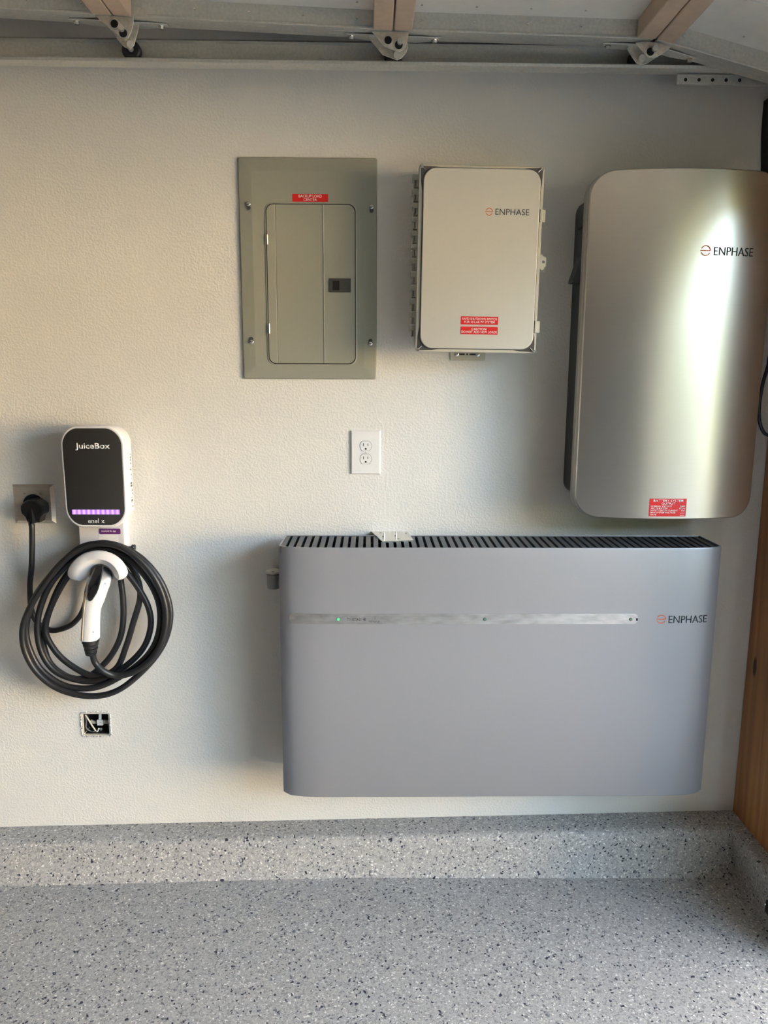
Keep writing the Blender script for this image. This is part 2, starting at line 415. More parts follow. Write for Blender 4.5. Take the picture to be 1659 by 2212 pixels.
# ------------------------------------------------------------------ load centre (breaker panel)
pc = at(667.5, 586, .0); PX, PZ = pc.x, pc.z
th = thing('breaker_panel', (PX, 0, PZ), 'grey-green flush breaker panel with a hinged door and BACKUP LOAD CENTER label', 'breaker panel')
hw, hh = .1715, .2685
def rr(ins, y, r=.006): return ring(rrect(-hw+ins, hw-ins, -hh+ins, hh-ins, r), y)
bm = bm_new()
loft(bm, [rr(0,0), rr(0,-.0045), rr(.0025,-.0065), rr(.030,-.0100), rr(.033,-.0103)])
obj('cover', bm, M['panel'], th, angle=3)
dx0, dx1, dz0, dz1 = -.262-PX, -.0435-PX, 1.411-PZ, 1.7965-PZ
bm = bm_new(); prism(bm, rrect(dx0-.0022, dx1+.0022, dz0-.0022, dz1+.0022, .0185), -.009, -.0106)
obj('door_gap', bm, M['black'], th, label='dark gap around the door')
bm = bm_new(); a = rrect(dx0-.006, dx1+.006, dz0-.006, dz1+.006, .022); b = rrect(dx0-.0022, dx1+.0022, dz0-.0022, dz1+.0022, .0185)
loft(bm, [ring(a,-.0100), ring([(p[0]*.6+q[0]*.4, p[1]*.6+q[1]*.4) for p, q in zip(a,b)],-.0116), ring(b,-.0114), ring(b,-.0098)], False, False)
obj('door_rim', bm, M['panel'], th, angle=60)
# door leaf: folded sheet with a groove near the hinges and a ridge
bm = bm_new(); prism(bm, rrect(dx0, dx1, dz0, dz1, .017, 8), -.0095, -.0122)
gx0, rx = -.2405-PX, -.1215-PX
for xx in (gx0-.0012, gx0, gx0+.0012, rx-.0016, rx, rx+.0016):
    bmesh.ops.bisect_plane(bm, geom=bm.verts[:]+bm.edges[:]+bm.faces[:], plane_co=(xx,0,0), plane_no=(1,0,0))
for v in bm.verts:
    if v.co.y < -.0110:
        if abs(v.co.x-gx0) < 1e-4: v.co.y += .0012
        if abs(v.co.x-rx) < 1e-4: v.co.y -= .0016
dr = obj('door', bm, M['panel'], th, angle=10)
bm = bm_new(); lx0, lx1, lz0, lz1 = -.108-PX, -.0535-PX, 1.587-PZ, 1.6205-PZ
for q in ((lx0, lx0+.0085), (lx0+.0255, lx1)): box(bm, q[0], q[1], -.0122, -.0152, lz0, lz1)
box(bm, lx0+.0085, lx0+.0255, -.0122, -.0152, lz0, lz0+.005); box(bm, lx0+.0085, lx0+.0255, -.0122, -.0152, lz1-.005, lz1)
box(bm, lx0+.002, lx1-.002, -.0120, -.0126, lz0+.002, lz1-.002)
box(bm, lx1-.0275, lx1-.0270, -.0150, -.0156, lz0+.003, lz1-.003)
lt = obj('latch', bm, M['panel_dark'], dr, label='dark grey sliding latch', smooth=False)
bm = bm_new(); box(bm, lx0+.0085, lx0+.0255, -.0126, -.0130, lz0+.005, lz1-.005)
obj('latch_recess', bm, M['black'], dr, smooth=False)
bm = bm_new(); c = (-.071-PX, 1.557-PZ)
A = [(c[0]+.0072*math.cos(math.radians(t))*(.9), c[1]+.0085*math.sin(math.radians(t))) for t in range(-160, 41, 10)] + [(c[0]+.0060, c[1]+.0085),(c[0]-.0062, c[1]+.0085),(c[0]-.0066, c[1]+.001)]
Bq = [(c[0]+(p[0]-c[0])*.86, c[1]+(p[1]-c[1])*.86) for p in A]
strip_prism(bm, A, Bq, -.0121, -.0126)
obj('lock_knockout', bm, M['panel'], dr, smooth=False)
for hx, hz in ((-.2615, 1.713), (-.2615, 1.497)):
    bm = bm_new(); cyl(bm, (hx-PX,-.0128,hz-PZ-.012), (hx-PX,-.0128,hz-PZ+.012), .0030, n=12)
    box(bm, hx-PX-.0038, hx-PX+.0002, -.0100, -.0128, hz-PZ-.012, hz-PZ+.012)
    obj('hinge', bm, M['zinc'], th)
for sx, sz, up in ((-.306,1.7925,1), (-.0015,1.788,1), (-.307,1.468,-1), (-.0035,1.465,-1)):
    x, z = sx-PX, sz-PZ
    bm = bm_new(); prism(bm, rrect(x-.0048, x+.0048, z-.0095, z+.0080, .0046), -.0085, -.0108)
    k = obj('keyhole_slot', bm, M['panel_dark'], th)
    bm = bm_new(); zz = z+.0042*up
    lathe(bm, (x,-.0105,zz), (0,-1,0), [(0,.0052),(.0016,.0050),(.0028,.0032),(.003,.0)], 14)
    s = obj('screw', bm, M['zinc'], k)
    bm = bm_new(); box(bm, x-.0036, x+.0036, -.0132, -.0138, zz-.0005, zz+.0005); obj('screw_slot', bm, M['black'], k, smooth=False)
sx0, sx1, sz0, sz1 = -.1975-PX, -.1090-PX, 1.8035-PZ, 1.8215-PZ
bm = bm_new(); prism(bm, rrect(sx0, sx1, sz0, sz1, .0004, 2), -.0095, -.0109)
st = obj('warning_label', bm, M['red'], th, smooth=False, label='red label with white capital letters')
m_ = (sx0+sx1)/2
lettering('lettering', 'BACKUP LOAD', m_-.0285, m_+.0285, sz1-.0082, sz1-.0018, -.0109, M['white_print'], st, .005)
lettering('lettering', 'CENTER', m_-.0165, m_+.0165, sz0+.0017, sz0+.0077, -.0109, M['white_print'], st, .005)

# ------------------------------------------------------------------ wall box of the rapid shutdown switch
cc = [at(907,355,.12), at(1176,360,.12), at(896,760,.12), at(1158,762,.12)]
BX = sum(c.x for c in cc)/4; BZ = sum(c.z for c in cc)/4
th = thing('equipment_enclosure', (BX, 0, BZ), 'pale hinged plastic equipment box with two red labels, between breaker panel and tall cabinet', 'electrical box', None, math.radians(.62))
hw, hh = .1465, .2135
bm = bm_new()
loft(bm, [ring(rrect(-hw+.012,hw-.012,-hh+.012,hh-.012,.012), -.006), ring(rrect(-hw+.006,hw-.006,-hh+.006,hh-.006,.010), -.088)])
obj('body', bm, M['boxgrey'], th, bevel=.002)
bm = bm_new()   # lid: frame with a lip around a sunken dark clear field
o0 = rrect(-hw,hw,-hh,hh,.005); o1 = rrect(-hw+.0012,hw-.0012,-hh+.0012,hh-.0012,.005)
i0 = rrect(-hw+.0085,hw-.0085,-hh+.0075,hh-.0075,.004); i1 = rrect(-hw+.0105,hw-.0105,-hh+.0095,hh-.0095,.004)
loft(bm, [ring(o0,-.088), ring(o0,-.1175), ring(o1,-.1190), ring(i0,-.1190), ring(i1,-.1160)], True, True)
lid = obj('lid', bm, M['boxgrey'], th, angle=25)
# four dark moulded corners
for sx in (-1, 1):
    for sz in (-1, 1):
        bm = bm_new(); n = 10; A = []; Bq = []
        ox, oz = sx*(hw-.0035), sz*(hh-.003)
        R = .030
        cxx, czz = sx*(hw-.0100-R), sz*(hh-.0090-R)
        pts = [(ox, oz-sz*.033), ]
        arcp = [(cxx+sx*R*math.cos(math.radians(90*k/n)), czz+sz*R*math.sin(math.radians(90*k/n))) for k in range(n+1)]
        poly = [(ox-sx*.006, oz-sz*.062), (ox-sx*.001, oz-sz*.034), (ox, oz), (ox-sx*.036, oz-sz*.001), (ox-sx*.062, oz-sz*.0055)] + arcp[::-1]
        loft(bm, [ring(poly,-.1155), ring(poly,-.1196)])
        obj('lid_corner', bm, M['tinted'], lid, label='dark moulded corner', smooth=False)
        bm = bm_new(); ax, az = sx*(hw-.006), sz*(hh-.0045)
        lathe(bm, (ax,-.1195,az), (0,-1,0), [(0,.0042),(.003,.0042),(.0048,.0026),(.005,0)], 14)
        cyl(bm, (ax,-.1215,az), (ax-sx*.0088,-.1212,az-sz*.0085), .0011, n=8)
        obj('screw', bm, M['zinc'], lid)
fpts = rrect(-hw+.0105, hw-.0085, -hh+.0085, hh-.0075, .030, 10)
fins = rrect(-hw+.0120, hw-.0100, -hh+.0100, hh-.0090, .0288, 10)
bm = bm_new(); loft(bm, [ring(fpts,-.1150), ring(fpts,-.1236), ring(fins,-.1248)])
fp = obj('front_plate', bm, M['champagne'], th, label='satin silver front plate with rounded corners', angle=30)
bm = bm_new()
gp = rrect(-hw+.0088, hw-.0068, -hh+.0068, hh-.0058, .0312, 10)
loft(bm, [ring(gp,-.1150), ring(gp,-.1205)]); obj('plate_gasket', bm, M['panel_dark'], th, label='dark seam around the front plate')
# hinge knuckles, latches, hasp, foot
for k in range(12):
    z = hh-.026-k*.03155
    bm = bm_new()
    x = -hw
    box(bm, x-.0135, x+.001, -.070, -.098, z-.0020, z+.0085)
    box(bm, x-.0140, x-.0105, -.068, -.100, z-.0045, z+.0085)
    box(bm, x-.0140, x+.001, -.096, -.100, z-.0040, z-.0012)
    box(bm, x-.0105, x-.0075, -.075, -.095, z-.0185, z-.0040); box(bm, x-.0045, x+.001, -.075, -.096, z-.0185, z-.0040)
    box(bm, x-.0105, x+.001, -.075, -.095, z-.0190, z-.0160); box(bm, x-.0105, x+.001, -.075, -.083, z-.0185, z-.0010)
    obj('hinge_knuckle', bm, M['boxgrey'], th, smooth=False)
for z in (.1045, -.151):
    bm = bm_new()
    box(bm, hw-.001, hw+.0075, -.082, -.118, z-.014, z+.014); box(bm, hw-.0062, hw-.0005, -.1185, -.1235, z-.014, z+.014)
    L_ = obj('latch', bm, M['boxgrey'], th, bevel=.0010)
    bm = bm_new(); box(bm, hw+.001, hw+.0055, -.084, -.096, z-.021, z-.014); obj('latch_tip', bm, M['conduit'], L_, smooth=False)
    bm = bm_new(); box(bm, hw-.0075, hw-.0060, -.1192, -.1215, z-.0145, z+.0145); obj('latch_shadow_gap', bm, M['black'], L_, smooth=False)
bm = bm_new()
tab_o = [(hw-.002,.0165-.022),(hw+.0005,.0165-.022),(hw+.0095,-.0015-.0115+.010),(hw+.0125,-.0015),(hw+.0125,.0055),(hw+.0095,.0085),(hw+.0005,.0215),(hw-.002,.0215)]
cz0 = .0018
hol = circ(hw+.0062, cz0, .0031, 24)
to = []
for k in range(24):       # cast the outline on 24 rays so that the hole is a real hole
    a = 2*PI*k/24; d = (math.cos(a), math.sin(a)); best = .012
    if d[0] < 0: lim = .0080/max(1e-6,-d[0]); best = min(.020, lim)
    elif d[0] > 0: best = min(.0125, .0066/max(.35,d[0]))
    if abs(d[1]) > .3: best = min(best, .0185/abs(d[1]))
    to.append((hw+.0062+d[0]*best, cz0+d[1]*best))
loft(bm, [ring([(a+.0042,b) for a,b in q_], y_) for q_, y_ in ((to,-.102),(to,-.107),(hol,-.107),(hol,-.102),(to,-.102))], False, False)
obj('hasp', bm, M['boxgrey'], th, angle=30)
bx0, bz0 = .204-BX, 1.420-BZ
bm = bm_new(); prism(bm, rrect(bx0, bx0+.091, bz0-.001, bz0+.034, .005), 0, -.004)
ft = obj('mounting_foot', bm, M['boxgrey'], th, bevel=.0006)
for x in (bx0+.0165, bx0+.0705):
    s = 1 if x < bx0+.04 else -1
    bm = bm_new(); prism(bm, rrect(min(x,x+s*.021), max(x,x+s*.021), bz0+.0132, bz0+.0172, .0018), -.002, -.0043); obj('slot', bm, M['black'], ft)
    bm = bm_new(); lathe(bm, (x,-.004,bz0+.0152), (0,-1,0), [(0,.0062),(.002,.0060),(.0036,.0035),(.004,0)], 16)
    box(bm, x-.0044, x+.0044, -.0068, -.0083, bz0+.0146, bz0+.0158); obj('screw', bm, M['zinc'], ft)
bm = bm_new(); prism(bm, circ(bx0+.0435, bz0+.0152, .0024), -.002, -.0043); obj('hole', bm, M['black'], ft)
# printed mark, name and labels on the plate
ly = -.1248
logo_mark('logo_mark', .2735-BX, 1.7620-BZ, .0085, ly, M['orange'], fp)
lettering('logo_lettering', 'ENPHASE', .2885-BX, .3680-BX, 1.7555-BZ, 1.7690-BZ, ly, M['print'], fp, -.006)
for (z0, z1, rows) in ((1.5035, 1.5225, (('RAPID SHUTDOWN SWITCH', .0415, 0.004), ('FOR SOLAR PV SYSTEM', .0365, 0.004))),
                       (1.4805, 1.4985, (('CAUTION:', .0185, .014), ('DO NOT ADD NEW LOADS', .0428, 0.003)))):
    x0, x1 = .2150-BX, .3050-BX
    bm = bm_new(); prism(bm, rrect(x0, x1, z0-BZ, z1-BZ, .0004, 2), -.1240, -.1253)
    st = obj('warning_label', bm, M['red'], fp, smooth=False, label='red label with white letters: '+rows[0][0].strip(':').lower())
    m_ = (x0+x1)/2; h = (z1-z0)
    for k, (s, w_, bo) in enumerate(rows):
        zc = z1-BZ-h*(.30+.385*k)
        lettering('lettering', s, m_-w_, m_+w_, zc-.0027, zc+.0027, -.1253, M['white_print'], st, bo)

# ------------------------------------------------------------------ tall curved cabinet at the right
CX, CZ = .7205, 1.443
th = thing('system_cabinet', (CX, 0, CZ), 'tall brushed metal cabinet with curved cover and BATTERY SYSTEM OUTPUT label', 'electrical cabinet')
hw, hh = .2165, .4005
def bulge(x, z=0): return -(.158 + .040*(1-(x/hw)**2))
bm = bm_new()
N_, Mz = 40, 2
op = rrect(-hw, hw, -hh, hh, .052, 12)
# cover: rounded outline cut into vertical strips, pushed out to the curve
v0 = [bm.verts.new((p[0], -.158, p[1])) for p in op]; bm.faces.new(v0)
for k in range(1, N_):
    xx = -hw+2*hw*k/N_
    bmesh.ops.bisect_plane(bm, geom=bm.verts[:]+bm.edges[:]+bm.faces[:], plane_co=(xx,0,0), plane_no=(1,0,0))
for v in bm.verts: v.co.y = bulge(v.co.x)
bd = [e for e in bm.edges if e.is_boundary]
for off, ins in ((.0035, .0022), (.016, 0.0)):
    r = bmesh.ops.extrude_edge_only(bm, edges=bd)
    vs = [g for g in r['geom'] if isinstance(g, bmesh.types.BMVert)]; bd = [g for g in r['geom'] if isinstance(g, bmesh.types.BMEdge)]
    for v in vs:
        v.co.y += off
        if ins: v.co.x += math.copysign(ins, v.co.x); v.co.z += math.copysign(ins, v.co.z)*(1 if abs(v.co.z) > hh-.06 else 0)
cv = obj('cover', bm, M['brushed'], th, angle=18)
bm = bm_new()   # pale rim band behind the cover
ra = rrect(-hw-.0015,hw+.0015,-hh-.0015,hh+.0015,.053,10); rb = rrect(-hw-.0050,hw+.0050,-hh-.0045,hh+.0045,.056,10)
loft(bm, [[(p[0], min(-.118,-.118), p[1]) for p in rb], [(p[0], -.138, p[1]) for p in rb], [(p[0], bulge(max(-hw,min(hw,p[0])))+.014, p[1]) for p in ra]])
obj('rim', bm, M['rim'], th, angle=20, label='pale grey rim')
bm = bm_new(); loft(bm, [ring(rrect(-hw+.006,hw-.006,-hh+.035,hh-.035,.03),0), ring(rrect(-hw+.004,hw-.004,-hh+.035,hh-.035,.03),-.118)])
bb = obj('back_box', bm, M['rubber'], th, label='black rear housing')
bm = bm_new()
x = -hw
loft(bm, [[(x+.006,-.050,z),(x-w_,-.056,z),(x-w_,-.104,z),(x+.006,-.110,z)] for z, w_ in ((1.664-CZ,.002),(1.655-CZ,.005),(1.610-CZ,.019),(1.606-CZ,.018))])
obj('switch_handle', bm, M['panel_dark'], bb, smooth=False, label='black switch handle')
bm = bm_new(); box(bm, x-.001, x+.012, -.05, -.108, 1.735-CZ, 1.790-CZ); obj('side_cover', bm, M['rubber'], bb, bevel=.003)
bm = bm_new(); box(bm, x+.000, x+.012, -.05, -.108, 1.664-CZ, 1.712-CZ); obj('side_cover', bm, M['rubber'], bb, bevel=.003)
sf = lambda X, Z: bulge(X)-.0006
logo_mark('logo_mark', .7640-CX, 1.6675-CZ, .0118, 0, M['orange'], cv, surf=sf)
lettering('logo_lettering', 'ENPHASE', .7840-CX, .8830-CX, 1.6575-CZ, 1.6762-CZ, 0, M['print'], cv, -.006, surf=sf)
x0, x1, z0, z1 = .6735-CX, .7635-CX, 1.0480-CZ, 1.0915-CZ
bm = bm_new(); n = 8
strip_prism(bm, [(x0+(x1-x0)*k/n, z1) for k in range(n+1)], [(x0+(x1-x0)*k/n, z0) for k in range(n+1)], 0, -.0008)
for v in bm.verts: v.co.y += bulge(v.co.x)
st = obj('warning_label', bm, M['red'], cv, smooth=False, label='red label with white table of values')
sf2 = lambda X, Z: bulge(X)-.0008
m_ = (x0+x1)/2
W_ = M['white_print']
lettering('lettering', 'BATTERY SYSTEM', m_-.036, m_+.036, z1-.0078, z1-.0018, 0, W_, st, .004, sf2)
lettering('lettering', 'OUTPUT', m_-.0165, m_+.0165, z1-.0153, z1-.0093, 0, W_, st, .004, sf2)
for k, (a_, wa, b_, wb_) in enumerate((('NOMINAL VOLTAGE', .050, '240V', .0125), ('ARC DURATION', .040, '67 ms', .0145), ('SHORT CIRCUIT CURRENT', .0660, '32A', .0095), ('MAX SYSTEM VOLTAGE', .0600, '', .011), ('DATE', .0135, '', .011))):
    zc = z1-.0185-k*.0052
    lettering('lettering', a_, x0+.0035, x0+.0035+wa, zc-.0019, zc+.0019, 0, W_, st, .004, sf2)
    if b_: lettering('lettering', b_, x1-.0030-wb_, x1-.0030, zc-.0019, zc+.0019, 0, W_, st, .004, sf2)
    else:
        bm = bm_new(); strip_prism(bm, [(x1-.0145, zc-.0012), (x1-.003, zc-.0012)], [(x1-.0145, zc-.0019), (x1-.003, zc-.0019)], 0, -.0003)
        for v in bm.verts: v.co.y += sf2(v.co.x, 0)
        obj('fill_in_line', bm, W_, st, smooth=False)

# ------------------------------------------------------------------ wide battery unit below
QX, QZ0, QZ1 = .3215, .299, .9665
QZ = (QZ0+QZ1)/2
th = thing('battery_unit', (QX, 0, QZ), 'wide silver wall battery with slatted top and mirror-like strip across its front', 'battery')
hw, hh = .5525, (QZ1-QZ0)/2
def bface(x, z=0):
    e = max(0, abs(x)-(hw-.115))/.115
    return -(.1885 - .013*e*e - .006*e**8)
bm = bm_new(); n = 64; row = []
xs = [-hw+2*hw*k/n for k in range(n+1)]
def plan(z, top):   # plan outline of the cover at height z
    return [(-hw+.004,-.045,z)] + [(-hw+.0005, bface(-hw)+.006, z)] + [(x, bface(x), z) for x in xs[1:-1]] + [(hw-.0005, bface(hw)+.006, z), (hw-.004,-.045,z)]
def shrink(r, k, dz):
    return [(x*(1-k/hw), y+k, z+dz) for x, y, z in r]
base = plan(-hh, 0)
loft(bm, [shrink(base,.010,0), shrink(base,.003,.0012), shrink(base,.0,.006), plan(hh-.004,1), shrink(plan(hh,1),.0012,0), shrink(plan(hh,1),.0040,0), shrink(plan(hh,1),.0040,-.02)], True, False)
cvr = obj('cover', bm, M['battsilver'], th, angle=40)
# dark core under the slats
bm = bm_new(); box(bm, -hw+.012, hw-.012, -.046, -.140, -hh+.02, hh-.022)
obj('core', bm, M['black'], th, smooth=False, label='black interior behind the slats')
bm = bm_new(); box(bm, -hw+.03, hw-.03, 0, -.047, -hh+.05, hh-.04)
obj('wall_bracket', bm, M['galv'], th, smooth=False)
bm = bm_new(); pitch = .01915; ns = int(2*(hw-.008)/pitch)
x = -hw+.006
for k in range(ns+1):
    xa = x+k*pitch; xb = min(xa+.0118, hw-.006)
    yf = max(bface(xa), bface(xb))+.0035
    if xb-xa < .002: continue
    box(bm, xa, xb, -.044, yf, hh-.018, hh-.0015)
box(bm, -hw+.006, hw-.006, -.040, -.046, hh-.018, hh-.0015)
obj('top_grille', bm, M['slat'], th, smooth=False, label='charcoal slats across the top')
# mirror strip
def on_face(px, py): p = at(px, py, .1885); return p.x-QX, p.z-QZ
sx0, sz1 = on_face(623, 1326); sx1, sz0 = on_face(1377, 1348)
bm = bm_new()
op = rrect(sx0, sx1, sz0+.0005, sz1+.0002, .0118, 8)
v0 = [bm.verts.new((p[0], 0, p[1])) for p in op]; bm.faces.new(v0)
for k in range(1, 40):
    bmesh.ops.bisect_plane(bm, geom=bm.verts[:]+bm.edges[:]+bm.faces[:], plane_co=(sx0+(sx1-sx0)*k/40,0,0), plane_no=(1,0,0))
for v in bm.verts: v.co.y = bface(v.co.x)-.0010
r = bmesh.ops.extrude_edge_only(bm, edges=[e for e in bm.edges if e.is_boundary])
for g in r['geom']:
    if isinstance(g, bmesh.types.BMVert): g.co.y += .0012
sp = obj('mirror_strip', bm, M['mirror'], cvr, label='mirror-like protective strip', angle=40)
for px in (731, 1047, 1362):
    X, Z = on_face(px, 1337.5); y = bface(X)-.001
    bm = bm_new(); lathe(bm, (X, y, Z), (0,-1,0), [(0,.0042),(.0006,.0042),(.0006,.0030)], 18); obj('indicator_ring', bm, M['panel_dark'], th)
    bm = bm_new(); lathe(bm, (X, y-.0004, Z), (0,-1,0), [(0,.0034),(.0014,.0026),(.0018,0)], 14); obj('indicator_light', bm, M['green'] if px == 731 else add_noise(principled('unlit_green_lens',(.10,.20,.13),.2),100,.1), th, label='lit green indicator' if px == 731 else None)
fy = -.1885
lettering('part_number', '701-00724-01  48', *[on_face(744,0)[0], on_face(790,0)[0]], on_face(744,1341)[1], on_face(744,1334.5)[1], bface(0)-.0010, M['print'], cvr, 0.004)
lettering('part_number', 'THIS WAY UP', on_face(797,0)[0], on_face(824,0)[0], on_face(800,1344.5)[1], on_face(800,1340.5)[1], bface(0)-.0010, M['print'], cvr, .0)
bm = bm_new(); X, Z = on_face(810, 1335); box(bm, X-.0004, X+.0004, fy-.0010, fy-.0014, Z-.004, Z+.004); obj('arrow_print', bm, M['print'], cvr, smooth=False)
bm = bm_new(); X, Z = on_face(1375.5, 1338); box(bm, X-.0022, X+.0022, bface(X)-.0012, bface(X)-.0018, Z-.003, Z+.003); obj('sensor_window', bm, M['black'], cvr, smooth=False)
sb = lambda X, Z: bface(X)-.0003
X, Z = on_face(1428.5, 1337.5); logo_mark('logo_mark', X, Z, .0114, 0, M['orange'], cvr, surf=sb)
a_ = on_face(1444, 1346); b_ = on_face(1530, 1330)
lettering('logo_lettering', 'ENPHASE', a_[0], b_[0], a_[1], b_[1], 0, M['print'], cvr, -.006, surf=sb)

# loose metal plate lying on the slats
tp = QZ1-.0015
def onz(px, py, z):
    d = ray(px, py); return CAM + d*((z-CAM.z)/d.z)
q = [onz(800,1146,tp+.003), onz(878,1145,tp+.003), onz(893,1167,tp+.003), onz(826,1170,tp+.003)]
cen = sum(q, Vector())/4
th = thing('metal_plate', (cen.x, cen.y, tp), 'loose bare metal plate with two screws lying on the slatted battery top', 'metal plate')
bm = bm_new(); pl = [(p.x-cen.x, p.y-cen.y) for p in q]
loft(bm, [[(x, y, z) for x, y in pl] for z in (.0002, .0035)])
obj('plate', bm, M['zinc'], th, smooth=False)
for px, py in ((829,1159), (855,1157)):
    p = onz(px, py, tp+.0035); bm = bm_new()
    lathe(bm, (p.x-cen.x, p.y-cen.y, .0035), (0,0,1), [(0,.0042),(.0025,.0040),(.0034,.0018),(.011,.0017),(.0112,0)], 12); obj('screw', bm, M['zinc'], th)
for px, py in ((822,1151), (877,1152), (861,1164)):
    p = onz(px, py, tp+.0035); bm = bm_new(); cyl(bm, (p.x-cen.x,p.y-cen.y,.0030), (p.x-cen.x,p.y-cen.y,.0037), .0028, n=10); obj('hole', bm, M['black'], th)

# conduit fitting that enters the battery from the left
c0 = at(591, 1232, .08)
th = thing('conduit_fitting', (c0.x, -.08, c0.z), 'grey conduit elbow with screwed lid at the left end of the battery', 'conduit fitting')
bm = bm_new()
def stad(w, d, z, n=10): return [(w*math.cos(2*PI*k/24)*(1 if abs(math.cos(2*PI*k/24)) < .7 else 1), d*math.sin(2*PI*k/24), z) for k in range(24)]
loft(bm, [stad(.0165,.020,-.046), stad(.0178,.022,-.043), stad(.0178,.022,-.008)])
obj('body', bm, M['conduit'], th, angle=50)
bm = bm_new(); cyl(bm, (.012,0,-.028), (.05,0,-.028), .016, n=20); cyl(bm, (.014,0,-.028), (.022,0,-.028), .019, n=8); obj('hub', bm, M['conduit'], th)
bm = bm_new(); cyl(bm, (0,.018,-.026), (0,.080,-.026), .014, n=20); obj('wall_hub', bm, M['conduit'], th)
bm = bm_new(); loft(bm, [stad(.0182,.0225,-.008), stad(.0182,.0225,-.0055)]); obj('gasket', bm, M['black'], th)
bm = bm_new(); loft(bm, [stad(.0198,.0245,-.0055), stad(.0200,.0248,-.003), stad(.0185,.023,-.0005)])
ld = obj('lid', bm, M['rim'], th, angle=40)
bm = bm_new(); lathe(bm, (0,-.013,-.0008), (0,0,1), [(0,.0042),(.0016,.0038),(.002,0)], 12); box(bm, -.003,.003,-.0136,-.0124,.001,.0016); obj('screw', bm, M['zinc'], ld)

# ------------------------------------------------------------------ duplex outlet
oc = at(790, 977, .0)
th = thing('duplex_outlet', (oc.x, 0, oc.z), 'white duplex wall outlet below the breaker panel', 'outlet')
hw, hh = .0395, .0580
bm = bm_new(); loft(bm, [ring(rrect(-hw,hw,-hh,hh,.0015,3),0), ring(rrect(-hw,hw,-hh,hh,.0015,3),-.0022), ring(rrect(-hw+.0032,hw-.0032,-hh+.0032,hh-.0032,.0015,3),-.0058)])
wp = obj('wall_plate', bm, M['white'], th, angle=12)
def flatcirc(cz, r, h, n=9):
    a0 = math.asin(h/r); P = [(r*math.cos(-a0+2*a0*k/n), cz+r*math.sin(-a0+2*a0*k/n)) for k in range(n+1)]
    return P+[(-x, 2*cz-z) for x, z in P]
for cz in (.0172, -.0172):
    bm = bm_new(); prism(bm, flatcirc(cz, .0160, .0136), -.004, -.0060); g = obj('receptacle_gap', bm, M['conduit'], th)
    bm = bm_new(); prism(bm, flatcirc(cz, .0151, .0127), -.004, -.0068); rc = obj('receptacle', bm, M['white'], th, bevel=.0003)
    for x, h in ((-.0058,.0040),(.0056,.0031)):
        bm = bm_new(); box(bm, x-.00085, x+.00085, -.0066, -.0070, cz+.0032-h, cz+.0032+h); obj('blade_slot', bm, M['black'], rc, smooth=False)
    bm = bm_new(); prism(bm, [(-.0023,cz-.0096),(.0023,cz-.0096)]+[(.0023*math.cos(PI*k/8), cz-.0072+.0025*math.sin(PI*k/8)) for k in range(9)], -.0066, -.0070); obj('ground_slot', bm, M['black'], rc, smooth=False)
bm = bm_new(); lathe(bm, (.0008,-.0056,-.0003), (0,-1,0), [(0,.0030),(.0009,.0026),(.0012,0)], 14); s_ = obj('screw', bm, M['white'], wp)
bm = bm_new(); loft(bm, [[(a+dx,-.0068,b+dz) for dx,dz in ((-.0003,0),(.0003,0),(.0003,.0003),(-.0003,.0003))] for a,b in ((-.001,.0016),(.0022,-.0026))]); obj('screw_slot', bm, M['conduit'], wp, smooth=False)

# ------------------------------------------------------------------ stainless outlet plate with plugged power cord
sc_ = [at(27,1047), at(116,1046), at(36,1131), at(121.5,1129)]
sc = sum(sc_, Vector())/4
th = thing('outlet_plate', (sc.x, 0, sc.z), 'square brushed stainless outlet plate behind the black plug', 'outlet plate')
hw, hh = .0535, .0525
bm = bm_new(); loft(bm, [ring(rrect(-hw,hw,-hh,hh,.0008,2),0), ring(rrect(-hw,hw,-hh,hh,.0008,2),-.0010), ring(rrect(-hw+.0085,hw-.0085,-hh+.0085,hh-.0085,.0008,2),-.0068)])
obj('plate', bm, M['steel'], th, angle=10)
bm = bm_new(); lathe(bm, (0,-.006,0), (0,-1,0), [(0,.027),(.003,.027),(.003,0)], 28); obj('receptacle', bm, M['blackgloss'], th)
for x in (-.0205, .0205):
    bm = bm_new(); lathe(bm, (x,-.0066,.0285), (0,-1,0), [(0,.0042),(.0010,.0038),(.0016,0)], 14); s_ = obj('screw', bm, M['steel'], th)
    bm = bm_new(); box(bm, x-.003,x+.003,-.0081,-.0085,.0281,.0289); obj('screw_slot', bm, M['black'], s_, smooth=False)

pcx = at(67.5, 1102, .050)
th = thing('power_cord', (pcx.x, -.0095, pcx.z), 'black power cord plugged into the stainless outlet plate left of the charger', 'power cord')
bm = bm_new()
oct_ = [(-.020,.016),(-.012,.0225),(.0,.0245),(.012,.0225),(.020,.0155),(.0265,.010),(.0275,.0),(.026,-.010),(.0185,-.018),(.0150,-.0305),(-.0120,-.0305),(-.0160,-.018),(-.0245,-.009),(-.0265,.0),(-.0258,.010)]
oct_ = [(x*1.10, z*1.10) for x, z in oct_]
s2 = [(x*.90, z*.90) for x, z in oct_]
loft(bm, [ring(oct_, -.0005), ring(oct_, -.020), ring([(x*1.0, z) for x, z in oct_], -.036), ring(s2, -.041)])
pl_ = obj('plug', bm, M['blackgloss'], th, angle=25)
bm = bm_new()   # raised wedge that runs down to the cord
loft(bm, [[(-w_, -.0395, z), (-w_*.45, -.0395-h_, z), (w_*.45, -.0395-h_, z), (w_, -.0395, z)] for z, w_, h_ in ((.013,.0015,.0004),(-.005,.0052,.005),(-.0220,.0090,.0095),(-.0335,.0105,.011))])
obj('plug_ridge', bm, M['blackgloss'], pl_, angle=50)
bm = bm_new(); X0, Z0 = pcx.x, pcx.z
pth = []
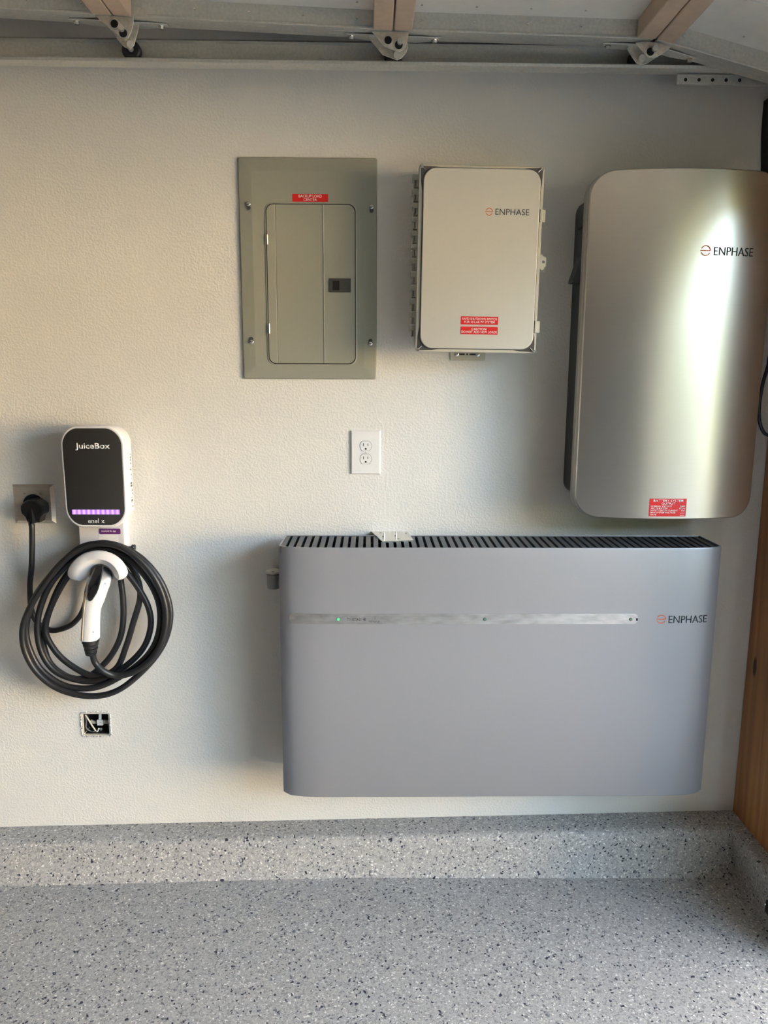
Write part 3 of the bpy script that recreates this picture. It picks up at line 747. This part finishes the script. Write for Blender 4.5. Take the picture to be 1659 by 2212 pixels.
for (X, Y, d) in ((268,-30,.052),(273,0,.052),(274,150,.050),(270,320,.045),(256,480,.034),(258,600,.024),(268,700,.018),(305,790,.016),(370,850,.0115),(450,876,.0110),(540,860,.0115),(620,820,.014),(690,740,.020),(730,640,.022),(750,520,.024),(790,380,.020),(840,200,.014),(860,100,.012)):
    p = at(X/3.95, 1140+Y/3.95, d); pth.append((p.x-X0, p.y+.0095, p.z-Z0))
pth.insert(0, (pth[0][0]+.001, pth[0][1], pth[0][2]+.012))
tube(bm, pth, .0074, 14)
obj('cord', bm, M['rubber'], th, angle=60)

# ------------------------------------------------------------------ car charger
jc = at(203, 1031, .10)
th = thing('car_charger', (jc.x, 0, jc.z), 'rounded white car charger with black face and glowing purple light bar', 'car charger')
def jout(ins, n=8):
    hw, hh, r = .0795-ins, .1225-ins, .040-ins*.6
    P = rrect(-hw, hw, -hh, hh, r, n); out = []
    for x, z in P:
        k = 1-(x/hw)**2
        zz = z+math.copysign(.0085*k, z)
        out.append((x*(1-.02*(-z/hh*.5+.5))+ (0.0), zz))
    return out
bm = bm_new()
loft(bm, [ring(jout(.010), -.030), ring(jout(.003), -.034), ring(jout(.001), -.060), ring(jout(0), -.094), ring(jout(.0015), -.0985), ring(jout(.004), -.1000), ring(jout(.0062), -.0992)])
sh = obj('shell', bm, M['whitesh'], th, angle=50)
bm = bm_new(); loft(bm, [ring(jout(.0066), -.097), ring(jout(.0066), -.1002), ring(jout(.0085), -.1010)])
fc = obj('front_face', bm, M['face'], th, angle=40, label='matt charcoal front face')
def jl(px, py): p = at(px, py, .101); return p.x-jc.x, p.z-jc.z
a_, b_ = jl(163, 973), jl(237, 957)
lettering('lettering', 'JuiceBox', a_[0], b_[0], a_[1], b_[1], -.1010, M['white_print'], fc, .018)
a_, b_ = jl(190.5, 1130), jl(225.5, 1120)
lettering('lettering', 'enel x', a_[0], b_[0], a_[1], b_[1], -.1010, M['white_print'], fc, -.004)
a_, b_ = jl(156, 1111), jl(258.5, 1101)
bm = bm_new(); box(bm, a_[0], b_[0], -.1005, -.1014, a_[1], b_[1]); obj('light_bar', bm, M['led'], fc, smooth=False, label='glowing purple light bar')
# side label with printed marks
bm = bm_new(); xs_ = .0795-.0005
box(bm, xs_-.001, xs_+.0012, -.050, -.072, -.092, .062); sl = obj('side_label', bm, M['white'], sh, smooth=False)
bm = bm_new(); z = .055
while z > -.085:
    h = random.choice((.0015,.003,.005)); box(bm, xs_+.0008, xs_+.0015, -.054, -.054-random.choice((.006,.012,.014)), z-h, z); z -= h+random.choice((.0015,.004,.008))
obj('side_print', bm, M['panel_dark'], sl, smooth=False)
# mounting neck below with the label on it
nz1, nz0 = .985-jc.z, .900-jc.z; nx0, nx1 = -.772-jc.x, -.645-jc.x
bm = bm_new(); box(bm, nx0+.004, nx1-.002, 0, -.040, nz0, nz1+.05)
nk = obj('mounting_neck', bm, M['whitesh'], th, bevel=.004)
def nl(px, py): p = at(px, py, .0405); return p.x-jc.x, p.z-jc.z
a_, b_ = nl(215, 1185), nl(254, 1150)
bm = bm_new(); box(bm, a_[0], b_[0], -.0395, -.0406, a_[1], b_[1]); sk = obj('app_label', bm, M['white'], nk, smooth=False, label='white sticker with purple header')
a_, b_ = nl(215, 1154), nl(260, 1142)
bm = bm_new(); prism(bm, rrect(a_[0], b_[0], a_[1], b_[1], .003, 4), -.0400, -.0412); hd = obj('label_header', bm, M['purple'], sk, smooth=False)
a_, b_ = nl(219, 1150), nl(250, 1145)
lettering('lettering', 'download the app', a_[0], b_[0], a_[1], b_[1], -.0412, M['white_print'], sk, .004)
p = at(283, 1184, .03); bm = bm_new()
cyl(bm, (nx1-.004, -.024, p.z-jc.z), (p.x-jc.x+.001, -.024, p.z-jc.z), .0040, n=12)
cyl(bm, (p.x-jc.x+.001, -.024, p.z-jc.z), (p.x-jc.x+.009, -.024, p.z-jc.z), .0085, n=16)
lk = obj('lock', bm, M['blackgloss'], th)
bm = bm_new(); p2 = at(288.5, 1182, .03); lathe(bm, (p2.x-jc.x, -.0325, p2.z-jc.z), (0,-1,0), [(0,.0024),(.002,.0016),(.0022,0)], 10); obj('lock_rivet', bm, M['zinc'], lk)

# ------------------------------------------------------------------ holster
def c7(X, Y, d): return at(140+X/9.213, 1180+Y/9.213, d)
hc = c7(680, 520, .0)
th = thing('cable_holster', (hc.x, 0, hc.z), 'white crescent-shaped cable holster under the car charger', 'cable holster')
outer = [(300,690),(180,685),(90,650),(45,590),(40,520),(70,430),(115,355),(170,290),(245,222),(330,170),(410,138),(500,115),(570,104),(640,100),(720,106),(800,120),(885,150),(970,190),(1045,240),(1110,300),(1160,365),(1200,430),(1225,500),(1230,550),(1212,610),(1150,660),(1080,672)]
inner = [(330,676),(370,660),(400,640),(425,612),(442,585),(456,555),(468,525),(485,480),(505,445),(535,412),(570,390),(605,377),(640,370),(680,367),(720,370),(770,383),(810,400),(845,422),(875,448),(905,482),(930,520),(947,552),(958,580),(972,610),(990,638),(1020,660),(1050,670)]
def hl(p, d): v = c7(p[0], p[1], .105); return (v.x-hc.x, -d, v.z-hc.z)
mid = [((a[0]*.46+b[0]*.54), (a[1]*.46+b[1]*.54)) for a, b in zip(outer, inner)]
bm = bm_new()
rows = [[hl(p,.090) for p in inner], [hl(p,.098) for p in inner], [hl(p,.110) for p in mid], [hl((a[0]*.12+b[0]*.88, a[1]*.12+b[1]*.88),.1045) for a, b in zip(mid, outer)], [hl(p,.101) for p in outer], [hl(p,.094) for p in outer], [hl(mid[k],.096) for k in range(len(mid))]]
secs = [[rows[j][i] for j in range(len(rows))] for i in range(len(outer))]
loft(bm, secs)
obj('flange', bm, M['whitesh'], th, angle=50)
bm = bm_new()
ctr = hl((705, 620), .05); R0 = .0315
n = 28; rg = lambda r, d: [(ctr[0]+r*math.cos(2*PI*k/n), -d, ctr[2]+r*math.sin(2*PI*k/n)) for k in range(n)]
loft(bm, [rg(R0,0), rg(R0,.093), rg(R0-.004,.093), rg(R0-.005,.03), rg(.001,.03)], True, True)
obj('barrel', bm, M['conduit'], th, angle=40, label='grey barrel that receives the connector')

# ------------------------------------------------------------------ charging cable with its connector
kc = c7(520, 1500, .10)
th = thing('charging_cable', (kc.x, -.10, kc.z), 'black charging cable coiled in loops with a white connector hanging in the holster', 'charging cable')
def kl(p): return (p.x-kc.x, p.y+.10, p.z-kc.z)
coil = [(776,1040),(790,1080),(812,1150),(880,1222),(990,1262),(1130,1235),(1270,1140),(1370,1000),(1418,800),(1395,600),(1300,400),(1130,225),(930,140),(700,165),(500,330),(340,540),(238,720),(192,880),(215,1060),(320,1240),(500,1375),(760,1437),(1000,1390),(1230,1210),(1390,1000),(1452,780),(1428,590),(1335,400),(1180,240),(980,145),(800,140),(600,235),(420,420),(285,620),(222,850),(255,1040),(360,1220),(560,1350),(800,1365),(1020,1275),(1230,1120),(1335,960),(1368,760),(1335,580),(1230,400),(1060,230),(860,180),(640,265),(450,450),(345,680),(318,880),(362,1080),(480,1230),(680,1303),(860,1300),(1060,1190),(1220,1030),(1285,850),(1270,690),(1190,530),(1095,400),(980,260),(820,215),(660,300),(520,480),(425,700),(388,860),(425,980),(535,1120),(720,1240),(860,1262),(1000,1190),(1080,1000),(1140,800),(1195,600),(1175,440),(1080,290),(900,225),(720,255),(575,420),(460,620),(385,820),(372,1000),(440,1170),(590,1275),(740,1275),(900,1150),(1000,1000),(1045,850),(1052,650),(1030,440),(1005,260),(1010,100),(1010,30)]
pth = []
nC = len(coil)
for i, (X, Y) in enumerate(coil):
    t = i/(nC-1)
    d = .112 if i < 2 else (.104 if i < 4 else (.022 if i >= nC-2 else .096-.058*t))
    pth.append(kl(at(X/3.95, 1140+Y/3.95, d)))
bm = bm_new(); tube(bm, pth, .0082, 14, 7)
obj('cable', bm, M['rubber'], th, angle=70)
# connector handle: stations down the grip, from inside the barrel to the strain relief
st_ = [((735,380),300,.035,.030),((715,500),380,.060,.031),((695,620),452,.092,.032),((668,760),440,.105,.031),((635,900),405,.112,.029),((585,1100),372,.115,.027),((548,1250),320,.115,.025),((530,1400),312,.114,.024),((521,1560),318,.113,.024),((512,1838),336,.112,.0245)]
bm = bm_new(); rings = []
for (c, w_, d, hd_) in st_:
    p = c7(c[0], c[1], d); q0 = c7(c[0]-w_/2, c[1], d); q1 = c7(c[0]+w_/2, c[1], d); hwid = (q1.x-q0.x)/2
    rg_ = []
    for k in range(28):
        a = 2*PI*k/28; ca, sa = math.cos(a), math.sin(a)
        e_ = .72
        rg_.append(kl(Vector((p.x+hwid*math.copysign(abs(ca)**e_, ca), p.y+hd_*math.copysign(abs(sa)**e_, sa), p.z))))
    rings.append(rg_)
def resample(rings, sub=4):
    cols = [smooth_path([r[k] for r in rings], sub) for k in range(len(rings[0]))]
    return [[c[i] for c in cols] for i in range(len(cols[0]))]
loft(bm, resample(rings))
hd_o = obj('connector_handle', bm, M['white'], th, angle=50, label='white connector handle')
bm = bm_new()   # cream side shell along the left of the grip
rings2 = []
for (c, w_, d, hdp) in st_[4:]:
    p = c7(c[0], c[1], d); q0 = c7(c[0]-w_/2, c[1], d); hwid = p.x-q0.x
    rg_ = []
    for k in range(15):
        a = math.radians(118+k*8.5); ca, sa = math.cos(a), -math.sin(a); a2 = math.radians(118+k*8.5)
        x = p.x+1.045*hwid*math.copysign(abs(math.cos(a2))**.72, math.cos(a2)); y = p.y-1.045*hdp*math.copysign(abs(math.sin(a2))**.72, math.sin(a2))
        rg_.append(kl(Vector((x, y, p.z))))
    rings2.append(rg_)
loft(bm, resample(rings2), False, False, False)
cs = obj('side_shell', bm, M['cream'], hd_o, angle=60, label='cream shell on the left of the grip')
sm = cs.modifiers.new('thickness', 'SOLIDIFY'); sm.thickness = .0006
# trigger
trig = [(622,372),(772,372),(762,470),(748,560),(725,660),(700,760),(672,850),(640,930),(592,1010),(545,1078),(500,1098),(462,1070),(445,1000),(448,900),(462,800),(498,690),(550,570),(595,470)]
def trp(p, d): return kl(c7(p[0], p[1], d))
def tdep(Y): return .110+.038*min(1, max(0, (Y-372)/420.0)) - .003*max(0, (Y-800)/300)
def tshr(p, k):
    cxm = 620-(p[1]-372)*.16
    return (p[0]+(cxm-p[0])*k, p[1]+(740-p[1])*k*.3)
bm = bm_new()
loft(bm, [[trp(p, tdep(p[1])-.022) for p in trig], [trp(p, tdep(p[1])-.001) for p in trig], [trp(tshr(p,.14), tdep(p[1])+.002) for p in trig]])
tg = obj('trigger', bm, M['rubber'], hd_o, angle=40, label='black release button')
bm = bm_new()
thumb = [(470,980),(500,880),(535,800),(590,770),(640,780),(635,850),(610,930),(570,1010),(520,1060),(482,1050)]
loft(bm, [[trp(p, tdep(p[1])+.0012) for p in thumb], [trp((p[0]*.93+555*.07, p[1]*.93+915*.07), tdep(p[1])+.0034) for p in thumb]])
obj('thumb_pad', bm, M['blackgloss'], tg, angle=40)
# ribbed strain relief
bm = bm_new()
rel = [(1838,345,682),(1905,350,676),(1912,372,655),(1935,372,655),(1942,365,664),(1985,375,655),(1992,400,628),(2012,400,630),(2018,388,655),(2070,398,645),(2076,420,622),(2094,420,622),(2100,405,640),(2150,420,628),(2170,462,610)]
rings = []
for Y, a0, a1 in rel:
    p0, p1 = c7(a0, Y, .112), c7(a1, Y, .112); cx_ = (p0.x+p1.x)/2; r_ = (p1.x-p0.x)/2
    rings.append([kl(Vector((cx_+r_*math.cos(2*PI*k/22), p0.y+min(.0235, r_*1.1)*math.sin(2*PI*k/22), p0.z))) for k in range(22)])
loft(bm, rings)
obj('strain_relief', bm, M['rubber'], hd_o, angle=30, label='black ribbed strain relief')
for X, Y in ((805,745), (612,1140), (570,1705)):
    p = c7(X, Y, .1395 if Y > 1000 else .134); bm = bm_new(); lathe(bm, kl(p), (0,-1,0), [(0,.0030),(.0006,.0028),(.0008,0)], 12); obj('screw_cap', bm, M['whitesh'], hd_o)

# ------------------------------------------------------------------ open electrical box in the wall
hxc, hzc = (HX0+HX1)/2, (HZ0+HZ1)/2
th = thing('electrical_box', (hxc, .0, hzc), 'open uncovered electrical box with loose wires in the wall under the coiled cable', 'electrical box')
w2, h2 = (HX1-HX0)/2-.0015, (HZ1-HZ0)/2-.0015
bm = bm_new()
o_ = rrect(-w2, w2, -h2, h2, .006); i_ = rrect(-w2+.0042, w2-.0042, -h2+.0045, h2-.0045, .004)
loft(bm, [ring(o_,.060), ring(o_,.0005), ring(i_,-.0002), ring(i_,.052)], True, True)
bx_ = obj('box', bm, M['wire'], th, angle=30)
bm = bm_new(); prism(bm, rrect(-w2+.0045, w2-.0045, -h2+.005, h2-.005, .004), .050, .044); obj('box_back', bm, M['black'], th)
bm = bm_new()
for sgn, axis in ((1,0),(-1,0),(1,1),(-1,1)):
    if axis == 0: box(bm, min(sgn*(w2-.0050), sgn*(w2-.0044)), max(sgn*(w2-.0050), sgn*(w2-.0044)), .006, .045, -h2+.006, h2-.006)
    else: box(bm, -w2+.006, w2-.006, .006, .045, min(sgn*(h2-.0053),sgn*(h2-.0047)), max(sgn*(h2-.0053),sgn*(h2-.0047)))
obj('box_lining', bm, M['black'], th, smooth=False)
def hp(X, Y, d=0):   # crop of the hole -> local
    p = at(150+X/13.82, 1510+Y/13.82, -d); return (max(-w2+.0075, min(w2-.0075, p.x-hxc)), d, max(-h2+.0078, min(h2-.0078, p.z-hzc)))
for pts, r_, m in (([(430,470),(560,600),(680,800),(790,1040)], .0022, 'wire'), ([(385,480),(420,680),(500,850),(620,980),(740,1030)], .0019, 'conduit'), ([(880,880),(850,970),(810,1040)], .0019, 'white')):
    bm = bm_new(); tube(bm, [hp(X, Y, .012+.004*(k % 2)) for k, (X, Y) in enumerate(pts)], r_, 8); obj('wire', bm, M[m], th)
bm = bm_new(); tube(bm, [hp(915,430,.022), hp(915,560,.022), hp(900,700,.024)], .0042, 10); obj('cable_sheath', bm, M['white'], th)
bm = bm_new(); tube(bm, [hp(945,880,.026), hp(945,960,.026), hp(945,1040,.026)], .0038, 10); obj('cable_sheath', bm, M['whitesh'], th)
bm = bm_new(); a_ = hp(770,865); b_ = hp(930,705); box(bm, a_[0], b_[0], .016, .020, a_[2], b_[2]); tgp = obj('tag', bm, M['white'], th, smooth=False)
bm = bm_new(); a_ = hp(835,750); loft(bm, [[(a_[0]+k*.0024+dx, .0157, a_[2]-abs(1-k)*-.0015-.003+dz) for dx, dz in ((0,0),(.0006,0),(.0006,.0006),(0,.0006))] for k in range(3)]); obj('tag_print', bm, M['conduit'], tgp, smooth=False)
bm = bm_new(); tube(bm, [hp(640,660,.030), hp(720,690,.028), hp(810,680,.03)], .0052, 10); obj('clamp', bm, M['wire'], th)
bm = bm_new(); tube(bm, [hp(950,740,.030), hp(1040,680,.026), hp(1150,690,.03)], .0058, 10); obj('clamp', bm, M['wire'], th)
bm = bm_new()   # ragged plaster edge round the box
rnd = random.Random(3); ins, mids, outs = [], [], []
base = rrect(-w2+.0012, w2-.0012, -h2+.0012, h2-.0012, .007, 8); mm = []
for a, b in zip(base, base[1:]+base[:1]):
    n = max(1, int(math.hypot(a[0]-b[0], a[1]-b[1])/.0022))
    for k in range(n): mm.append((a[0]+(b[0]-a[0])*k/n, a[1]+(b[1]-a[1])*k/n))
for x, z in mm:
    l = math.hypot(x, z); low = max(0, -z/h2); g = .0024+rnd.random()*.0030+low*.0022*rnd.random()+max(0, z/h2)*.0015
    ins.append((x, -.0012-rnd.random()*.0008, z)); mids.append((x+x/l*g*.5, -.0016-rnd.random()*.0022, z+z/l*g*.5)); outs.append((x+x/l*g, .0002, z+z/l*g))
loft(bm, [[(p[0], .002, p[2]) for p in ins], ins, mids, outs], False, False)
obj('plaster_edge', bm, M['plaster'], th, smooth=False, label='ragged broken plaster edge')

# ------------------------------------------------------------------ overhead garage door and its track
# roller and seam positions along the wall, read from the photograph
hinge_x = [-1.165, -.566, .046, .627]
stile_z = [2.183, 2.157, 2.1335, 2.1215]
pA, pB = at(1531, 150, .115), at(1659, 189, .115)
slope = (pB.z-pA.z)/(pB.x-pA.x)
hinge_x.append(1.19); stile_z.append(stile_z[3]+slope*(1.19-.627)+.006)
th = thing('garage_door', (0.03, -.12, 2.14), 'white sectional garage door raised overhead on steel hinges and rollers', 'garage door')
YE, YF = -.112, -4.95      # wall-side end of the door and far end
O = Vector((.03, -.12, 2.14))
def sec_pt(i, u, y, dz):   # along section i, u in metres from its left end
    a = Vector((hinge_x[i], 0, stile_z[i])); b = Vector((hinge_x[i+1], 0, stile_z[i+1])); d = (b-a); L_ = d.length; d = d/L_
    n_ = Vector((-d.z, 0, d.x))
    p = a+d*u+n_*dz; return Vector((p.x, y, p.z))-O
def sec_box(bm, i, u0, u1, y0, y1, d0, d1):
    v = [bm.verts.new(sec_pt(i, u, y, d)) for d in (d0, d1) for (u, y) in ((u0,y0),(u1,y0),(u1,y1),(u0,y1))]
    for f in ((0,1,2,3),(4,5,6,7),(0,1,5,4),(1,2,6,5),(2,3,7,6),(3,0,4,7)): bm.faces.new([v[k] for k in f])
for i in range(4):
    L_ = math.hypot(hinge_x[i+1]-hinge_x[i], stile_z[i+1]-stile_z[i])
    bm = bm_new(); sec_box(bm, i, .003, L_-.003, YE-.002, YF, .036, .052)
    # embossed rectangles on the inner skin
    y = -.34
    while y > -4.2:
        for ins, hgt in ((0, .0), (.035, .0)):
            u0, u1, ya, yb = .115+ins, L_-.115-ins, y-ins, y-.80+ins; w_ = .007
            for (a, b, c, d) in ((u0,u0+w_,ya,yb),(u1-w_,u1,ya,yb),(u0,u1,ya,ya-w_),(u0,u1,yb+w_,yb)):
                sec_box(bm, i, a, b, c, d, .0325, .037)
        y -= .95
    sk = obj('door_section', bm, M['door_skin'], th, smooth=False)
    bm = bm_new()   # end stile: slotted face, rolled lip, return up to the skin
    sec_box(bm, i, .004, L_-.004, YE, -.168, .0, .0022)
    sec_box(bm, i, .004, L_-.004, -.166, -.169, .0, .037)
    sec_box(bm, i, .004, L_-.004, YE, YE-.002, .0, .037)
    sec_box(bm, i, .004, L_-.004, -.163, -.1725, -.0035, .0012)
    stl = obj('end_stile', bm, M['galv'], sk, bevel=.001)
    bm = bm_new(); k = 0; u = .05
    while u < L_-.05:
        for (yy, off) in ((-.128, 0), (-.145, .012)):
            pa = [(u+off+.013*math.cos(2*PI*q/14), yy+.0042*math.sin(2*PI*q/14)) for q in range(14)]
            loft(bm, [[sec_pt(i, a, b, .0004) for a, b in pa], [sec_pt(i, (a-u-off)*.8+u+off, (b-yy)*.7+yy, -.0003) for a, b in pa]], False, True)
        u += .043
    obj('stamped_slot', bm, M['galv'], sk, smooth=False, label='stamped slots in the stile')['kind'] = 'stuff'
    bm = bm_new(); u = .06
    while u < L_-.05:
        p = sec_pt(i, u, -.172, .018); p2 = sec_pt(i, u, -.205, .0355)
        lathe(bm, p, (0,-1,0), [(0,.0028),(.001,.0026),(.0016,0)], 8); lathe(bm, p2, (0,0,-1), [(0,.0028),(.001,.0026),(.0016,0)], 8); u += .118
    obj('rivet', bm, M['zinc'], sk)['kind'] = 'stuff'
    for u0, u1, tag in ((.0015, .042, 0), (L_-.044, L_-.0015, 1)):
        if i == 3 and tag == 1: continue
        bm = bm_new(); sec_box(bm, i, u0, u1, -.176, YF, -.006, .036); obj('seam_rail', bm, M['tan'], sk, bevel=.003, label='tan painted edge rail')
# hinges with bolts, rollers with stems
rol = [None, at(283,106,.090), at(850,115,.090), at(1378,124,.090)]
EARS = {1: (60, 4.608, [(665,150),(860,160),(1060,180),(1052,260),(1030,330),(1005,380),(960,392),(905,360),(850,315),(770,245)], [(900,170),(1100,205),(1110,270),(1085,370),(1060,460),(1020,500),(960,470),(890,390),(840,310)], (862,238), (950,330), (925,268), (1020,440)),
        2: (720, 5.925, [(485,405),(720,405),(970,415),(950,510),(925,580),(895,640),(850,665),(790,650),(700,618),(640,590),(610,545),(560,490)], [(455,440),(520,430),(930,450),(960,600),(930,680),(880,745),(820,775),(730,745),(630,705),(560,620),(460,505)], (700,515), (838,575), (858,520), (815,700)),
        3: (1280, 4.377, [(400,408),(480,396),(560,398),(650,415),(740,447),(690,490),(630,530),(570,552),(520,535),(480,500)], [(318,458),(400,410),(660,430),(650,515),(580,560),(510,605),(455,622),(410,600),(365,535)], (545,490), (560,485), (598,452), (470,548))}
for i in range(1, 4):
    hx, hz = hinge_x[i], stile_z[i]; rp = rol[i]
    zl = hz-.0065
    def lp(x, y, z): return Vector((x, y, z))-O
    bm = bm_new()
    # long strap on the stile
    sl_ = (stile_z[i]-stile_z[i-1])/(hinge_x[i]-hinge_x[i-1]); sr_ = (stile_z[i+1]-stile_z[i])/(hinge_x[i+1]-hinge_x[i])
    for s, k in ((-1, sl_), (1, sr_)):
        x1 = hx+s*.108; z1 = hz+k*s*.108
        pts = [(hx, YE-.004, hz-.006), (hx, YE-.034, hz-.006), (hx+s*.055, YE-.034, hz-.006+k*s*.055), (x1, YE-.026, z1-.003), (x1, YE-.010, z1-.003), (hx+s*.055, YE-.002, hz-.006+k*s*.055)]
        loft(bm, [[lp(*p) for p in pts], [lp(p[0], p[1], p[2]+.0026) for p in pts]])
    hg = obj('hinge', bm, M['galv'], th, bevel=.0006, label='steel hinge strap')
    for s, k in ((-1, sl_), (1, sr_)):
        x1 = hx+s*.094; z1 = hz+k*s*.094
        bm = bm_new(); p = lp(x1, YE-.018, z1-.0035)
        lathe(bm, p, (0,0,-1), [(0,.0078),(.0015,.0078),(.0015,.0056),(.0075,.0054),(.0082,0)], 6); obj('bolt', bm, M['zinc'], hg, smooth=False)
    # triangular ear plates reaching down to the roller stem (front and rear)
    ox_, sc_h, front, rear, boss, stem0, stem1, stem2 = EARS[i]
    hp_ = lambda q, d: at(ox_+q[0]/sc_h, q[1]/sc_h, d)-O
    for P_, d_ in ((rear, .132), (front, .168)):
        bm = bm_new(); loft(bm, [[hp_(q, d_) for q in P_], [hp_(q, d_)+Vector((0, -.0026, 0)) for q in P_]])
        ear = obj('hinge_ear', bm, M['galv2'], hg, bevel=.0010, label='triangular hinge plate')
    bm = bm_new(); lathe(bm, hp_(boss, .1706), (0,-1,0), [(0,.0118),(.0010,.0118),(.0018,.0104),(.0018,.0086),(.0004,.0084)], 22); obj('ear_boss', bm, M['galv2'], hg)
    bm = bm_new(); lathe(bm, hp_(boss, .1706), (0,-1,0), [(0,.0082),(.0007,.0082),(.0007,0)], 18); obj('ear_hole', bm, M['black'], hg)
    bm = bm_new(); lathe(bm, hp_(stem0, .1707), (0,-1,0), [(0,.0088),(.0006,.0088),(.0006,0)], 18); obj('stem_hole', bm, M['black'], hg)
    bm = bm_new(); cyl(bm, hp_(stem0, .140), hp_(stem1, .188), .0062, n=14); obj('stem_end', bm, M['galv2'], hg)
    bm = bm_new(); cyl(bm, hp_(stem2, .130), hp_(stem2, .146), .0075, n=14); obj('stem_collar', bm, M['galv2'], hg)
    bm = bm_new(); lathe(bm, lp(rp.x, -.072, rp.z-.002), (0,-1,0), [(0,.016),(.004,.0212),(.018,.0212),(.0215,.018),(.0215,.009),(.019,.008)], 26)
    rl = obj('roller', bm, M['roller'], th, angle=40, label='black nylon roller')
    bm = bm_new(); cyl(bm, lp(rp.x, -.088, rp.z-.001), lp(rp.x+.001, -.150, rp.z+.009), .0064, n=14); obj('roller_stem', bm, M['galv2'], rl)

# horizontal C-shaped track
tz0 = at(0,131,.09).z; tz1 = at(1560,151,.09).z
xa, xb = -1.8, 1.0
def tz(x): return tz0+(tz1-tz0)*(x+.853)/(1.667)
th = thing('door_track', (0, -.065, tz(0)), 'long galvanized steel roller track running along the top of the wall', 'door track')
O2 = Vector((0, -.065, tz(0)))
prof = [(-.0625,-.002),(-.088,-.002),(-.096,.0),(-.0975,.006),(-.0960,.0085),(-.0945,.006),(-.093,.0025),(-.088,.0005),(-.0655,.0005),(-.0655,.0505),(-.082,.0505),(-.0865,.0475),(-.0885,.0480),(-.0840,.0530),(-.0625,.0530)]
bm = bm_new()
loft(bm, [[(x, y+.065, z+tz(x)-O2.z) for y, z in prof] for x in [xa+(xb-xa)*k/20 for k in range(21)]])
tr = obj('channel', bm, M['galv'], th, angle=30)
for x in (.16, .172, .1835, .19, -.44, -.43, -.412, -.404):
    bm = bm_new(); lathe(bm, (x, -.0006, .024+tz(x)-O2.z), (0,-1,0), [(0,.0042),(.0006,.0036),(.0006,.0025),(.0001,.0020)], 12)
    obj('stamped_mark', bm, M['galv'], tr)
bm = bm_new()   # splice angle under the right end
pa = at(1463, 166, .075)
box(bm, pa.x, 1.03, .002, -.010, pa.z-O2.z-.016, pa.z-O2.z+.006)
spl = obj('splice_angle', bm, M['galv'], th, bevel=.001)
for k in range(5):
    bm = bm_new(); x = pa.x+.02+k*.032; lathe(bm, (x, -.0098, pa.z-O2.z-.006), (0,-1,0), [(0,.0040),(.0006,.0040),(.0006,0)], 12)
    obj('punched_hole', bm, M['black'], spl)
# hangers that hold the track to the wall, hidden behind it
for x in (-.95, .35):
    bm = bm_new(); box(bm, x-.02, x+.02, .064, .001,   .038+tz(x)-O2.z, .050+tz(x)-O2.z); obj('wall_bracket', bm, M['galv'], th, smooth=False)

# ------------------------------------------------------------------ things at the right edge
p = at(1656.5, 292, .02)
th = thing('track_flag_bracket', (p.x+.012, 0, p.z), 'black bracket on the wall at the upper right above the tall cabinet', 'bracket')
bm = bm_new()
xe = [at(1658.5,213,.02).x, at(1655,250,.02).x, at(1652.6,290,.02).x, at(1652,374,.02).x, at(1652,392,.02).x]; ze = [at(1658.5,213,.02).z, at(1655,250,.02).z, at(1652.6,290,.02).z, at(1652,374,.02).z, at(1652,392,.02).z]
loft(bm, [[(x-p.x-.012, yy, z-p.z) for x, yy in ((xx,0),(1.044,0),(1.044,-.02),(xx,-.02))] for xx, z in zip(xe, ze)])
obj('bracket_plate', bm, M['black'], th, smooth=False)
bm = bm_new(); lathe(bm, (1.02-p.x-.012, -.02, 0), (0,-1,0), [(0,.007),(.004,.006),(.005,0)], 6); obj('bolt', bm, M['panel_dark'], th, smooth=False)

kk = [(1668,745,.10),(1659,790,.115),(1650,820,.125),(1643.5,850,.13),(1640,880,.13),(1640,905,.13),(1645,925,.125),(1653,937,.12),(1664,941,.11),(1674,938,.09)]
p0 = at(1645, 890, .13)
th = thing('hanging_cable', (p0.x, -.13, p0.z), 'dark blue cable hanging in a loop beside the tall cabinet at the right edge', 'cable')
bm = bm_new(); pts = [at(*k)-Vector((p0.x, -.13, p0.z)) for k in kk]; pts = [Vector(q)-Vector((p0.x, -.13, p0.z)) for q in ((1.046,-.10,1.80),(1.030,-.10,1.74))]+pts+[Vector(q)-Vector((p0.x, -.13, p0.z)) for q in ((1.036,-.075,1.275),(1.047,-.07,1.31))]
tube(bm, pts, .0042, 10)
obj('cable', bm, M['bluecable'], th)

px_ = 1.0175; d = ray(1662.5, 1955); pp = CAM+d*((px_-CAM.x)/d.x)
th = thing('safety_sensor', (px_, pp.y, pp.z), 'small black door safety sensor low on the footing at the right edge', 'sensor')
bm = bm_new(); box(bm, -.012, .004, -.030, .0, -.018, .016); obj('housing', bm, M['blackgloss'], th, bevel=.002)
bm = bm_new(); lathe(bm, (-.010, .0, .001), (0,1,0), [(-.001,.0022),(.0014,.0018),(.0018,0)], 10); obj('indicator_light', bm, M['white_led'], th)
